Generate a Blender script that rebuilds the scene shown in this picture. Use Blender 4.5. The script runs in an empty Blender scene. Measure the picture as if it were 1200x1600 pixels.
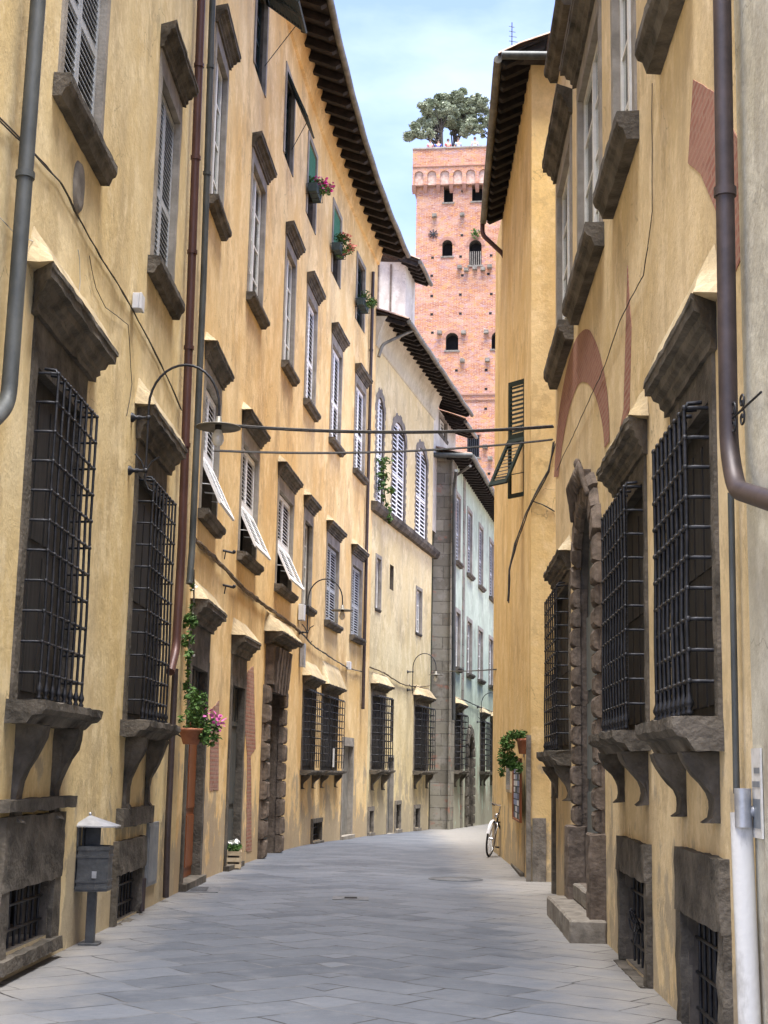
import bpy, bmesh, math, random
from mathutils import Vector, Matrix, noise, Euler
random.seed(7)
SC = bpy.context.scene
R = math.radians
# ------------------------------------------------------------------ camera
F, EYE = 2250.0, 1.6
PITCH, ROLL = math.atan(406/F), -.02
fw = Vector((0, math.cos(PITCH), math.sin(PITCH)))
rt0 = Vector((1, 0, 0)); up0 = rt0.cross(fw)
RT = rt0*math.cos(ROLL) - up0*math.sin(ROLL)
UP = up0*math.cos(ROLL) + rt0*math.sin(ROLL)
cd = bpy.data.cameras.new('camera'); co = bpy.data.objects.new('camera', cd)
SC.collection.objects.link(co); SC.camera = co
cd.sensor_fit = 'VERTICAL'; cd.sensor_height = 36; cd.lens = F/1600*36
cd.clip_start = .1; cd.clip_end = 4000
m3 = Matrix((RT, UP, -fw)).transposed()
co.matrix_world = Matrix.Translation((0, 0, EYE)) @ m3.to_4x4()
# ------------------------------------------------------------------ light
SUN_EL, SUN_AZ = R(78), R(170)        # azimuth from +Y clockwise: behind the camera
w = bpy.data.worlds.new('World'); SC.world = w; w.use_nodes = True
nt = w.node_tree; nt.nodes.clear()
sky = nt.nodes.new('ShaderNodeTexSky'); sky.sky_type = 'NISHITA'; sky.sun_disc = False
sky.sun_elevation = SUN_EL; sky.sun_rotation = SUN_AZ
sky.air_density = 1.0; sky.dust_density = .7; sky.ozone_density = 2.2
tc = nt.nodes.new('ShaderNodeTexCoord'); mp = nt.nodes.new('ShaderNodeMapping')
mp.inputs['Scale'].default_value = (1.3, 1.3, 3.4); mp.inputs['Location'].default_value = (.3, .1, .55)
nz = nt.nodes.new('ShaderNodeTexNoise'); nz.inputs['Scale'].default_value = 2.1
nz.inputs['Detail'].default_value = 7; nz.inputs['Roughness'].default_value = .55
cr = nt.nodes.new('ShaderNodeValToRGB'); cr.color_ramp.elements[0].position = .43; cr.color_ramp.elements[1].position = .72
cr.color_ramp.elements[1].color = (.75, .75, .75, 1)
mx = nt.nodes.new('ShaderNodeMixRGB'); mx.inputs['Color2'].default_value = (3.1, 4.0, 4.9, 1)
bg = nt.nodes.new('ShaderNodeBackground'); bg.inputs['Strength'].default_value = .068
ow = nt.nodes.new('ShaderNodeOutputWorld')
L = nt.links.new
L(tc.outputs['Generated'], mp.inputs[0]); L(mp.outputs[0], nz.inputs[0]); L(nz.outputs[0], cr.inputs[0])
L(cr.outputs[0], mx.inputs[0]); L(sky.outputs[0], mx.inputs['Color1']); hs = nt.nodes.new('ShaderNodeMixRGB'); hs.blend_type = 'MULTIPLY'; hs.inputs[0].default_value = 1; hs.inputs[2].default_value = (1.0, .88, 1.0, 1); L(mx.outputs[0], hs.inputs[1]); L(hs.outputs[0], bg.inputs[0]); L(bg.outputs[0], ow.inputs[0])
sd = bpy.data.lights.new('sun', 'SUN'); sd.energy = 2.7; sd.angle = R(40); sd.color = (1, .965, .92)
so = bpy.data.objects.new('sun', sd); SC.collection.objects.link(so)
sdir = Vector((math.sin(SUN_AZ)*math.cos(SUN_EL), math.cos(SUN_AZ)*math.cos(SUN_EL), math.sin(SUN_EL)))
so.rotation_euler = sdir.to_track_quat('Z', 'Y').to_euler()
vs = SC.view_settings; vs.view_transform = 'Standard'; vs.look = 'None'; vs.gamma = 1; vs.exposure = 2.74

# ------------------------------------------------------------------ geometry of the survey
def ray(x, y): return fw + RT*((x-600)/F) + UP*((800-y)/F)
def at_depth(x, y, Y):
    r = ray(x, y); k = Y/r.y; return Vector((r.x*k, Y, EYE+r.z*k))
def gz(Y):
    Y = min(Y, 75); t = max(0, Y-29); return -.014*t*min(1, t/8)
def at_ground(x, y):
    r = ray(x, y); z = 0
    for _ in range(6):
        k = (z-EYE)/r.z; z = gz(r.y*k)
    return Vector((r.x*k, r.y*k, z))
def spline(pts, n=6):
    P = [pts[0]]+list(pts)+[pts[-1]]; out = []
    for i in range(1, len(P)-2):
        p0, p1, p2, p3 = [Vector(q) for q in P[i-1:i+3]]
        for k in range(n):
            t = k/n
            out.append(.5*((2*p1)+(-p0+p2)*t+(2*p0-5*p1+4*p2-p3)*t*t+(-p0+3*p1-3*p2+p3)*t**3))
    out.append(Vector(pts[-1])); return out
class Fac:
    def __init__(s, pts, side):
        s.p = [Vector(q) for q in pts]; s.side = side; s.L = [0]; s.op = []
        for a, b in zip(s.p, s.p[1:]): s.L.append(s.L[-1]+(b-a).length)
        s.near = 1 if side > 0 else -1
    def seg(s, t):
        for i in range(len(s.p)-1):
            if t <= s.L[i+1] or i == len(s.p)-2: return i
    def dn(s, t):
        i = s.seg(t); d = (s.p[i+1]-s.p[i]).normalized(); return i, d, Vector((d.y, -d.x))*s.side
    def P(s, t, out=0, z=0):
        i, d, n = s.dn(t); q = s.p[i]+d*(t-s.L[i])+n*out; return Vector((q.x, q.y, z))
    def hit(s, x, y, out=0):
        r = ray(x, y); best = None
        for i in range(len(s.p)-1):
            d = (s.p[i+1]-s.p[i]); l = d.length; d = d/l; n = Vector((d.y, -d.x))*s.side; a = s.p[i]+n*out
            det = d.x*(-r.y)+r.x*d.y
            if abs(det) < 1e-9: continue
            u = ((-a.x)*(-r.y)+r.x*(-a.y))/det
            k = (d.x*(-a.y)-d.y*(-a.x))/det
            if k < 0: continue
            e = max(0, -u, u-l)
            if best is None or e < best[0]: best = (e, s.L[i]+u, EYE+r.z*k)
        return best[1], best[2]
    def W(s, t, z, out=0):
        i, d, n = s.dn(t); x = -d*s.side
        q = s.P(t, out, z)
        return Matrix(((x.x, n.x, 0, q.x), (x.y, n.y, 0, q.y), (0, 0, 1, q.z), (0, 0, 0, 1)))
A = Fac([(-2.95, 5), (-2.6, 19)], 1)
B = Fac(spline([(-2.6, 19), (-2.50, 22.3), (-2.28, 25.5), (-1.98, 29), (-1.55, 33), (-1.0, 37), (-.33, 41)]), 1)
C = Fac([(-.33, 41), (1.75, 50)], 1)
D = Fac([(2.45, 50.6), (6.0, 69)], 1)
R1 = Fac([(2.007, 7.75), (2.46, 20.3)], -1)
R0 = Fac([(1.90, 4.5), (1.985, 7.75)], -1)
R2 = Fac([(2.345, 22.6), (2.60, 29.4)], -1)
T = Fac([(1.80, 93.5), (9.2, 92.5)], 1)

# ------------------------------------------------------------------ materials
def col(h):
    return tuple(h)+(1,)
def mat(name, base, rough=.8, metal=0, var=.15, scale=4, stretch=(1, 1, 1), c2=None, bump=.0, bscale=30, spec=.3, fac=(.35, .65), detail=6, trans=None):
    m = bpy.data.materials.new(name); m.use_nodes = True; n = m.node_tree.nodes; l = m.node_tree.links.new
    b = n['Principled BSDF']; b.inputs['Roughness'].default_value = rough; b.inputs['Metallic'].default_value = metal
    b.inputs['Specular IOR Level'].default_value = spec
    g = n.new('ShaderNodeNewGeometry'); mp = n.new('ShaderNodeMapping'); mp.inputs['Scale'].default_value = stretch
    l(g.outputs['Position'], mp.inputs[0])
    t = n.new('ShaderNodeTexNoise'); t.inputs['Scale'].default_value = scale; t.inputs['Detail'].default_value = detail
    t.inputs['Roughness'].default_value = .62
    l(mp.outputs[0], t.inputs[0])
    r = n.new('ShaderNodeValToRGB'); r.color_ramp.elements[0].position = fac[0]; r.color_ramp.elements[1].position = fac[1]
    if c2 is None: c2 = tuple(min(1, x*(1+var)) for x in base); c1 = tuple(x*(1-var) for x in base)
    else: c1 = base
    r.color_ramp.elements[0].color = col(c1); r.color_ramp.elements[1].color = col(c2)
    l(t.outputs[0], r.inputs[0]); l(r.outputs[0], b.inputs['Base Color'])
    if bump:
        t2 = n.new('ShaderNodeTexNoise'); t2.inputs['Scale'].default_value = bscale; t2.inputs['Detail'].default_value = 5
        l(g.outputs['Position'], t2.inputs[0])
        bp = n.new('ShaderNodeBump'); bp.inputs['Strength'].default_value = bump; bp.inputs['Distance'].default_value = .02
        l(t2.outputs[0], bp.inputs['Height']); l(bp.outputs[0], b.inputs['Normal'])
    return m
def plaster(name, light, deep, stain, low=1.0, bare=(.34, .29, .22), baremax=.0, patch=.8):
    """old lime wash: broad patches, run-down streaks, bare render showing through in flakes near the street"""
    m = bpy.data.materials.new(name); m.use_nodes = True; n = m.node_tree.nodes; l = m.node_tree.links.new
    b = n['Principled BSDF']; b.inputs['Roughness'].default_value = .93; b.inputs['Specular IOR Level'].default_value = .15
    g = n.new('ShaderNodeNewGeometry')
    def nse(scale, st=(1, 1, 1), det=6, loc=(0, 0, 0), rough=.6):
        mp = n.new('ShaderNodeMapping'); mp.inputs['Scale'].default_value = st; mp.inputs['Location'].default_value = loc
        l(g.outputs['Position'], mp.inputs[0])
        t = n.new('ShaderNodeTexNoise'); t.inputs['Scale'].default_value = scale; t.inputs['Detail'].default_value = det
        t.inputs['Roughness'].default_value = rough; l(mp.outputs[0], t.inputs[0]); return t.outputs[0]
    def ramp(v, a, c, ca=(0, 0, 0), cb=(1, 1, 1)):
        r = n.new('ShaderNodeValToRGB'); r.color_ramp.elements[0].position = a; r.color_ramp.elements[1].position = c
        r.color_ramp.elements[0].color = col(ca); r.color_ramp.elements[1].color = col(cb); l(v, r.inputs[0]); return r.outputs[0]
    def mix(f, a, c, fixed=None, typ='MIX'):
        x = n.new('ShaderNodeMixRGB'); x.blend_type = typ
        if fixed is not None: x.inputs[0].default_value = fixed
        else: l(f, x.inputs[0])
        for q, i in ((a, 1), (c, 2)):
            if isinstance(q, tuple): x.inputs[i].default_value = col(q)
            else: l(q, x.inputs[i])
        return x.outputs[0]
    c = ramp(nse(.55, (1, 1, .8)), .36, .64, light, deep)
    s = ramp(nse(1.3, (1.0, 1.0, .38), 8, (3, 1, 2), .62), .48, .74)
    c = mix(mix(s, (0, 0, 0), (patch,)*3), c, stain)
    s2 = ramp(nse(1.6, (1.0, 1.0, .8), 10, (9, 4, 0), .74), .50, .60)
    c = mix(mix(s2, (0, 0, 0), (.6, .6, .6)), c, tuple(min(1, x*1.10+.05) for x in light))
    f = ramp(nse(15, (1, 1, .8), 8, (1, 7, 3), .75), .3, .7, (.86,)*3, (1.05,)*3)
    c = mix(None, c, f, 1.0, 'MULTIPLY')
    s3 = ramp(nse(.8, (1.0, 1.0, .8), 11, (20, 3, 8), .76), .56, .60)
    c = mix(mix(s3, (0, 0, 0), (.42, .42, .42)), c, tuple(x*.80 for x in stain))
    vo = n.new('ShaderNodeTexVoronoi'); vo.feature = 'DISTANCE_TO_EDGE'; vo.inputs['Scale'].default_value = .75
    wv = n.new('ShaderNodeVectorMath'); wv.operation = 'MULTIPLY_ADD'; wn = n.new('ShaderNodeTexNoise'); wn.inputs['Scale'].default_value = 2.5; wn.inputs['Detail'].default_value = 7
    l(g.outputs['Position'], wn.inputs[0]); l(wn.outputs['Color'], wv.inputs[0]); wv.inputs[1].default_value = (.7, .7, .7); l(g.outputs['Position'], wv.inputs[2]); l(wv.outputs[0], vo.inputs['Vector'])
    ck = ramp(vo.outputs['Distance'], .0, .007, (1, 1, 1), (0, 0, 0)); ck = mix(ramp(nse(.7, loc=(4, 4, 4)), .52, .60), (0, 0, 0), ck)
    c = mix(mix(ck, (0, 0, 0), (.6, .6, .6)), c, tuple(x*.45 for x in stain))
    # damp marks & flaking: height mask * noise
    sp = n.new('ShaderNodeSeparateXYZ'); l(g.outputs['Position'], sp.inputs[0])
    mr = n.new('ShaderNodeMapRange'); mr.inputs[1].default_value = 0; mr.inputs[2].default_value = low*2.2
    mr.inputs[3].default_value = .23; mr.inputs[4].default_value = -.10; l(sp.outputs[2], mr.inputs[0])
    ad = n.new('ShaderNodeMath'); ad.operation = 'ADD'; l(mr.outputs[0], ad.inputs[0]); l(nse(1.7, (1, 1, .7), 8, (5, 5, 5), .66), ad.inputs[1])
    fl = ramp(ad.outputs[0], .60, .66)
    c = mix(mix(fl, (0, 0, 0), (.68, .68, .68)), c, bare)
    l(c, b.inputs['Base Color'])
    h = mix(None, nse(4, det=6), nse(30, det=6), .22)
    h = mix(None, h, fl, .12)
    bp = n.new('ShaderNodeBump'); bp.inputs['Strength'].default_value = .6; bp.inputs['Distance'].default_value = .03
    l(h, bp.inputs['Height']); l(bp.outputs[0], b.inputs['Normal'])
    return m
M = {}
M['A'] = plaster('plaster_cream_yellow', (.79, .65, .385), (.72, .55, .27), (.48, .37, .21), 1.1)
M['B'] = plaster('plaster_ochre', (.80, .60, .31), (.72, .475, .19), (.48, .32, .16), 1.2)
M['C'] = plaster('plaster_sand', (.73, .62, .37), (.65, .52, .27), (.45, .37, .23), 1.6)
M['D'] = plaster('plaster_pale_green', (.50, .58, .46), (.40, .48, .37), (.28, .30, .24), 2.0)
M['R1'] = plaster('plaster_beige_ochre', (.75, .60, .37), (.66, .50, .26), (.45, .34, .20), 1.0)
M['R2'] = plaster('plaster_warm_yellow', (.80, .61, .32), (.76, .54, .23), (.56, .39, .18), .9)
M['R0'] = plaster('plaster_grey_white', (.56, .53, .43), (.48, .44, .33), (.34, .31, .25), 1.5)
M['white_wall'] = plaster('plaster_off_white', (.66, .62, .55), (.55, .50, .43), (.36, .31, .26), 1)
M['stone'] = mat('grey_sandstone', (.048, .042, .033), .92, scale=3, c2=(.155, .135, .108), bump=.8, bscale=26, detail=9)
M['stone_warm'] = mat('brown_sandstone', (.075, .058, .045), .9, scale=4, c2=(.19, .15, .118), bump=.8, bscale=18)
M['stone_light'] = mat('worn_sandstone', (.13, .115, .095), .9, scale=5, c2=(.25, .225, .19), bump=.5, bscale=22)
M['surround'] = mat('pale_stone_band', (.20, .18, .15), .9, scale=3, c2=(.34, .31, .265), bump=.3)
M['hood'] = plaster('weathered_dimmed_hood_render', (.50, .41, .26), (.44, .34, .19), (.25, .20, .14), .1)  # weathered render, its colour also darkened to offset light from above
M['arch_infill'] = mat('pale_brick_infill', (.40, .24, .18), .9, scale=5, c2=(.58, .44, .36))
M['cover'] = mat('iron_stone_cover', (.075, .078, .085), .7, scale=9, c2=(.13, .135, .145), bump=.3)
M['reveal'] = mat('window_jamb', (.06, .052, .043), .9, scale=5, c2=(.13, .112, .092), bump=.3)
M['iron'] = mat('wrought_iron', (.012, .013, .016), .5, .5, scale=12, c2=(.036, .037, .042), spec=.5, bump=.2)
M['pipe_grey'] = mat('pipe_dark_grey', (.030, .036, .038), .6, .15, scale=4, stretch=(1, 1, .5), detail=9, c2=(.085, .09, .085), spec=.5)
M['pipe_red'] = mat('pipe_red_brown', (.055, .024, .020), .45, .2, scale=6, stretch=(1, 1, .3), c2=(.10, .045, .038), spec=.5)
M['pipe_brown'] = mat('pipe_dark_brown', (.032, .022, .022), .52, .2, scale=8, c2=(.06, .042, .040), spec=.6)
M['pipe_white'] = mat('pipe_white', (.22, .20, .17), .75, scale=5, stretch=(1.5, 1.5, .45), c2=(.60, .59, .56), bump=.15, fac=(.28, .52), detail=9)
M['pipe_tan'] = mat('pipe_tan', (.12, .085, .055), .5, .2, scale=6, c2=(.22, .16, .11))
M['gutter'] = mat('gutter_zinc', (.09, .085, .07), .55, .4, scale=3, c2=(.20, .19, .16))
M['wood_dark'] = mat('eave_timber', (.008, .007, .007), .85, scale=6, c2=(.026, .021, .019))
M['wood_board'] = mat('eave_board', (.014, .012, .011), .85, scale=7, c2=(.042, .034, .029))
M['shut_white'] = mat('shutter_white_paint', (.80, .80, .79), .6, scale=9, c2=(.87, .87, .86))
M['shut_grey'] = mat('shutter_grey_paint', (.33, .35, .36), .6, scale=9, c2=(.46, .47, .47))
M['shut_green'] = mat('shutter_green_paint', (.006, .015, .014), .5, scale=9, c2=(.016, .028, .026))
M['cream'] = mat('casement_cream_paint', (.66, .64, .58), .6, scale=7, c2=(.78, .76, .70))
M['dark'] = mat('dark_interior', (.010, .010, .012), .9, scale=3, c2=(.022, .020, .020))
M['inner_shutter'] = mat('brown_grey_inner_shutter', (.022, .020, .018), .8, scale=5, stretch=(3, 3, .4), c2=(.045, .041, .036))
M['glass'] = mat('window_glass', (.05, .06, .07), .06, scale=2, c2=(.10, .12, .13), spec=.8)
M['curtain'] = mat('pale_curtain', (.50, .48, .42), .9, scale=8, stretch=(3, 3, .2), c2=(.66, .64, .58))
M['door_grey'] = mat('door_dark_grey_wood', (.050, .056, .055), .7, scale=6, stretch=(4, 4, .3), c2=(.095, .10, .096), bump=.2)
M['door_portal'] = mat('door_grey_painted', (.11, .13, .13), .5, scale=4, stretch=(4, 4, .3), c2=(.17, .19, .19))
M['door_orange'] = mat('door_orange_wood', (.16, .048, .014), .5, scale=6, stretch=(6, 6, .3), c2=(.26, .085, .026))
M['roller'] = mat('rolling_shutter', (.16, .15, .13), .6, scale=4, c2=(.25, .24, .21))
M['blind_green'] = mat('green_fabric_blind', (.025, .12, .065), .9, scale=8, c2=(.045, .17, .095))
M['pot'] = mat('terracotta', (.30, .11, .06), .85, scale=9, c2=(.42, .18, .10), bump=.3)
M['pot_dark'] = mat('dark_planter', (.03, .05, .05), .8, scale=9, c2=(.06, .085, .085))
M['leaf'] = mat('leaf_green', (.035, .085, .018), .6, scale=14, c2=(.10, .19, .04))
M['leaf_oak'] = mat('holm_oak_leaf', (.16, .19, .12), .6, scale=1.6, c2=(.38, .41, .29))
M['pink'] = mat('flower_pink', (.55, .06, .30), .7, scale=14, c2=(.72, .20, .50))
M['magenta'] = mat('flower_magenta', (.55, .02, .20), .7, scale=14, c2=(.75, .08, .40))
M['coral'] = mat('flower_coral', (.55, .12, .09), .7, scale=14, c2=(.70, .28, .20))
M['white_flower'] = mat('flower_white', (.75, .75, .70), .7, scale=14, c2=(.82, .82, .80))
M['crate'] = mat('pale_crate_wood', (.42, .32, .20), .8, scale=9, c2=(.60, .49, .33))
M['cable'] = mat('cable_sheath', (.022, .020, .019), .6, scale=20, c2=(.06, .055, .05))
M['cable_light'] = mat('cable_old_painted', (.20, .15, .09), .8, scale=9, c2=(.10, .075, .055))
M['box_white'] = mat('white_plastic_box', (.55, .56, .58), .5, scale=5, c2=(.66, .67, .69))
M['bin'] = mat('bin_grey_paint', (.050, .054, .058), .5, .2, scale=9, c2=(.095, .10, .105), spec=.5, bump=.15)
M['zinc'] = mat('galvanised_sheet', (.30, .31, .33), .4, .5, scale=9, c2=(.46, .47, .49))
M['cabinet'] = mat('cabinet_grey_paint', (.17, .19, .21), .5, .2, scale=7, c2=(.26, .28, .30))
M['lamp_shade'] = mat('lamp_shade_grey', (.14, .13, .11), .5, .4, scale=6, c2=(.22, .21, .18))
M['bulb'] = mat('lamp_bulb_glass', (.60, .58, .50), .25, scale=6, c2=(.68, .66, .6), spec=.8)
M['trunk'] = mat('oak_bark', (.05, .042, .034), .9, scale=8, c2=(.10, .085, .07))
M['skin'] = mat('skin', (.46, .27, .19), .6, scale=9, c2=(.54, .33, .24))
M['hair'] = mat('hair_dark', (.03, .02, .015), .7)
M['tyre'] = mat('rubber_black', (.015, .015, .016), .8)
M['chrome'] = mat('chrome_metal', (.45, .45, .46), .25, .9)
M['bike_white'] = mat('bicycle_white_paint', (.60, .60, .62), .35)
M['bike_black'] = mat('bicycle_black_paint', (.02, .02, .022), .35)
M['paper'] = mat('paper_notice', (.55, .53, .48), .8, scale=20, c2=(.66, .64, .60))
M['brick_patch'] = None
def brick(name, c1, c2, mort, sc=1.0, bh=.07, bw=.26, blotch=None, bstr=.6, ang=0.0):
    m = bpy.data.materials.new(name); m.use_nodes = True; n = m.node_tree.nodes; l = m.node_tree.links.new
    b = n['Principled BSDF']; b.inputs['Roughness'].default_value = .92; b.inputs['Specular IOR Level'].default_value = .15
    g = n.new('ShaderNodeNewGeometry'); s = n.new('ShaderNodeSeparateXYZ'); l(g.outputs['Position'], s.inputs[0])
    a = n.new('ShaderNodeMath'); a.operation = 'ADD'; l(s.outputs[0], a.inputs[0]); l(s.outputs[1], a.inputs[1])
    cx = n.new('ShaderNodeCombineXYZ'); l(a.outputs[0], cx.inputs[0]); l(s.outputs[2], cx.inputs[1])
    br = n.new('ShaderNodeTexBrick'); br.inputs['Scale'].default_value = 1; br.inputs['Brick Width'].default_value = bw
    br.inputs['Row Height'].default_value = bh; br.inputs['Mortar Size'].default_value = .012*sc
    br.inputs['Color1'].default_value = col(c1); br.inputs['Color2'].default_value = col(c2); br.inputs['Mortar'].default_value = col(mort)
    l(cx.outputs[0], br.inputs[0])
    out = br.outputs[0]
    for (scl, lo, hi, cc, amt, st) in (blotch or []):
        mp = n.new('ShaderNodeMapping'); mp.inputs['Scale'].default_value = st; mp.inputs['Location'].default_value = (scl*3, scl, 5)
        l(g.outputs['Position'], mp.inputs[0])
        t = n.new('ShaderNodeTexNoise'); t.inputs['Scale'].default_value = scl; t.inputs['Detail'].default_value = 7
        t.inputs['Roughness'].default_value = .65
        l(mp.outputs[0], t.inputs[0]); r = n.new('ShaderNodeValToRGB'); r.color_ramp.elements[0].position = lo
        r.color_ramp.elements[1].position = hi; r.color_ramp.elements[1].color = (amt, amt, amt, 1); l(t.outputs[0], r.inputs[0])
        x = n.new('ShaderNodeMixRGB'); l(r.outputs[0], x.inputs[0]); l(out, x.inputs[1]); x.inputs[2].default_value = col(cc); out = x.outputs[0]
    l(out, b.inputs['Base Color'])
    bp = n.new('ShaderNodeBump'); bp.inputs['Strength'].default_value = bstr; bp.inputs['Distance'].default_value = .02
    l(br.outputs['Fac'], bp.inputs['Height']); bp.invert = True; l(bp.outputs[0], b.inputs['Normal'])
    return m
M['tower'] = brick('tower_brick', (.28, .085, .042), (.45, .19, .095), (.42, .30, .24), 1.2, .085, .30,
    [(.8, .45, .62, (.52, .33, .24), .6, (1, 1, 2.2)), (1.7, .50, .66, (.38, .26, .27), .8, (1, 1, 2.5)), (3.2, .5, .66, (.56, .27, .09), .8, (1, 1, 1.5)),
     (7, .56, .66, (.18, .05, .035), .8, (1, 1, 3)), (5, .60, .68, (.66, .52, .44), .7, (1, 1, 2))], .5)
M['brick_patch'] = brick('old_wall_brick', (.30, .13, .085), (.42, .22, .16), (.34, .22, .16), 1.4, .065, .25,
    [(2.2, .45, .6, (.40, .25, .19), .6, (1, 1, 1)), (9, .5, .65, (.22, .10, .08), .6, (1, 1, 1))], .9)
M['ashlar'] = brick('ashlar_grey', (.17, .155, .125), (.27, .25, .20), (.12, .11, .09), 1.0, .42, .95,
    [(2.0, .5, .62, (.33, .31, .27), .6, (1, 1, 1)), (1.1, .58, .64, (.36, .17, .12), .7, (1, 1, 2.4)), (6, .55, .7, (.10, .09, .075), .6, (1, 1, 1))], .8)
def roof_mat():
    return mat('clay_roof_tile', (.20, .12, .085), .9, scale=6, c2=(.38, .27, .21), bump=.6, bscale=15)
M['tile'] = roof_mat()
def paving():
    m = bpy.data.materials.new('street_slabs'); m.use_nodes = True; n = m.node_tree.nodes; l = m.node_tree.links.new
    b = n['Principled BSDF']; b.inputs['Roughness'].default_value = .72; b.inputs['Specular IOR Level'].default_value = .35
    g = n.new('ShaderNodeNewGeometry'); s = n.new('ShaderNodeSeparateXYZ')
    wn = n.new('ShaderNodeTexNoise'); wn.inputs['Scale'].default_value = 1.1; wn.inputs['Detail'].default_value = 3; l(g.outputs['Position'], wn.inputs[0])
    va = n.new('ShaderNodeVectorMath'); va.operation = 'SCALE'; va.inputs['Scale'].default_value = .22; l(wn.outputs['Color'], va.inputs[0])
    vb = n.new('ShaderNodeVectorMath'); vb.operation = 'ADD'; l(g.outputs['Position'], vb.inputs[0]); l(va.outputs[0], vb.inputs[1])
    l(vb.outputs[0], s.inputs[0])
    def mth(op, a, c=None, cl=False):
        x = n.new('ShaderNodeMath'); x.operation = op
        for q, i in ((a, 0), (c, 1)):
            if q is None: continue
            if isinstance(q, (int, float)): x.inputs[i].default_value = q
            else: l(q, x.inputs[i])
        return x.outputs[0]
    xa = mth('ABSOLUTE', mth('ADD', s.outputs[0], .25))
    u = mth('ADD', mth('MULTIPLY', xa, .77), mth('MULTIPLY', s.outputs[1], -.64))
    v = mth('ADD', mth('MULTIPLY', xa, .64), mth('MULTIPLY', s.outputs[1], .77))
    cx = n.new('ShaderNodeCombineXYZ'); l(u, cx.inputs[0]); l(v, cx.inputs[1])
    br = n.new('ShaderNodeTexBrick'); br.inputs['Scale'].default_value = 1; br.inputs['Brick Width'].default_value = .95
    br.inputs['Row Height'].default_value = .47; br.inputs['Mortar Size'].default_value = .009; br.inputs['Mortar Smooth'].default_value = .25
    br.offset = .43; br.squash = .8; br.squash_frequency = 3
    br.inputs['Color1'].default_value = (.056, .065, .082, 1); br.inputs['Color2'].default_value = (.112, .124, .147, 1)
    br.inputs['Mortar'].default_value = (.2, .2, .2, 1)
    l(cx.outputs[0], br.inputs[0])
    def nz(scale, lo, hi, det=6, st=(1, 1, 1)):
        mp = n.new('ShaderNodeMapping'); mp.inputs['Scale'].default_value = st; l(g.outputs['Position'], mp.inputs[0])
        t = n.new('ShaderNodeTexNoise'); t.inputs['Scale'].default_value = scale; t.inputs['Detail'].default_value = det; t.inputs['Roughness'].default_value = .65
        l(mp.outputs[0], t.inputs[0]); r = n.new('ShaderNodeValToRGB'); r.color_ramp.elements[0].position = lo; r.color_ramp.elements[1].position = hi
        l(t.outputs[0], r.inputs[0]); return r.outputs[0]
    def mix(f, a, c, typ='MIX'):
        x = n.new('ShaderNodeMixRGB'); x.blend_type = typ
        if isinstance(f, (int, float)): x.inputs[0].default_value = f
        else: l(f, x.inputs[0])
        for q, i in ((a, 1), (c, 2)):
            if isinstance(q, tuple): x.inputs[i].default_value = col(q)
            else: l(q, x.inputs[i])
        return x.outputs[0]
    c = mix(mix(nz(.7, .40, .62, 8), (0, 0, 0), (.6, .6, .6)), br.outputs[0], (.105, .117, .138))
    c = mix(mix(nz(2.6, .5, .7), (0, 0, 0), (.45, .45, .45)), c, (.145, .153, .17))
    c = mix(mix(nz(14, .45, .7, 4), (0, 0, 0), (.25, .25, .25)), c, (.06, .067, .08))
    dn = mth('ADD', xa, mth('MULTIPLY', mth('SUBTRACT', nz(1.6, .2, .8, 8), .5), .9))
    dr = n.new('ShaderNodeMapRange'); dr.inputs[1].default_value = 1.55; dr.inputs[2].default_value = 2.45; l(dn, dr.inputs[0])
    c = mix(mth('MULTIPLY', dr.outputs[0], .75), c, (.24, .225, .20))
    # joints: only some of them stay open and dark
    jm = mth('MULTIPLY', br.outputs['Fac'], nz(1.9, .42, .56, 5))
    c = mix(mth('MULTIPLY', br.outputs['Fac'], .4), c, (.05, .05, .055))
    c = mix(jm, c, (.022, .020, .020))
    l(c, b.inputs['Base Color'])
    hh = mth('SUBTRACT', mth('MULTIPLY', nz(6, .3, .7, 8), .45), jm)
    hh = mth('SUBTRACT', hh, mth('MULTIPLY', br.outputs['Fac'], .3))
    bp = n.new('ShaderNodeBump'); bp.inputs['Strength'].default_value = .9; bp.inputs['Distance'].default_value = .016
    l(hh, bp.inputs['Height']); l(bp.outputs[0], b.inputs['Normal'])
    return m
M['paving'] = paving()
M['verge'] = mat('worn_dusty_edge', (.26, .24, .21), .9, scale=3, c2=(.42, .39, .35), bump=.5, bscale=16)
M['earth'] = mat('city_ground', (.16, .15, .14), .95, scale=.3, c2=(.26, .25, .23))

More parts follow.
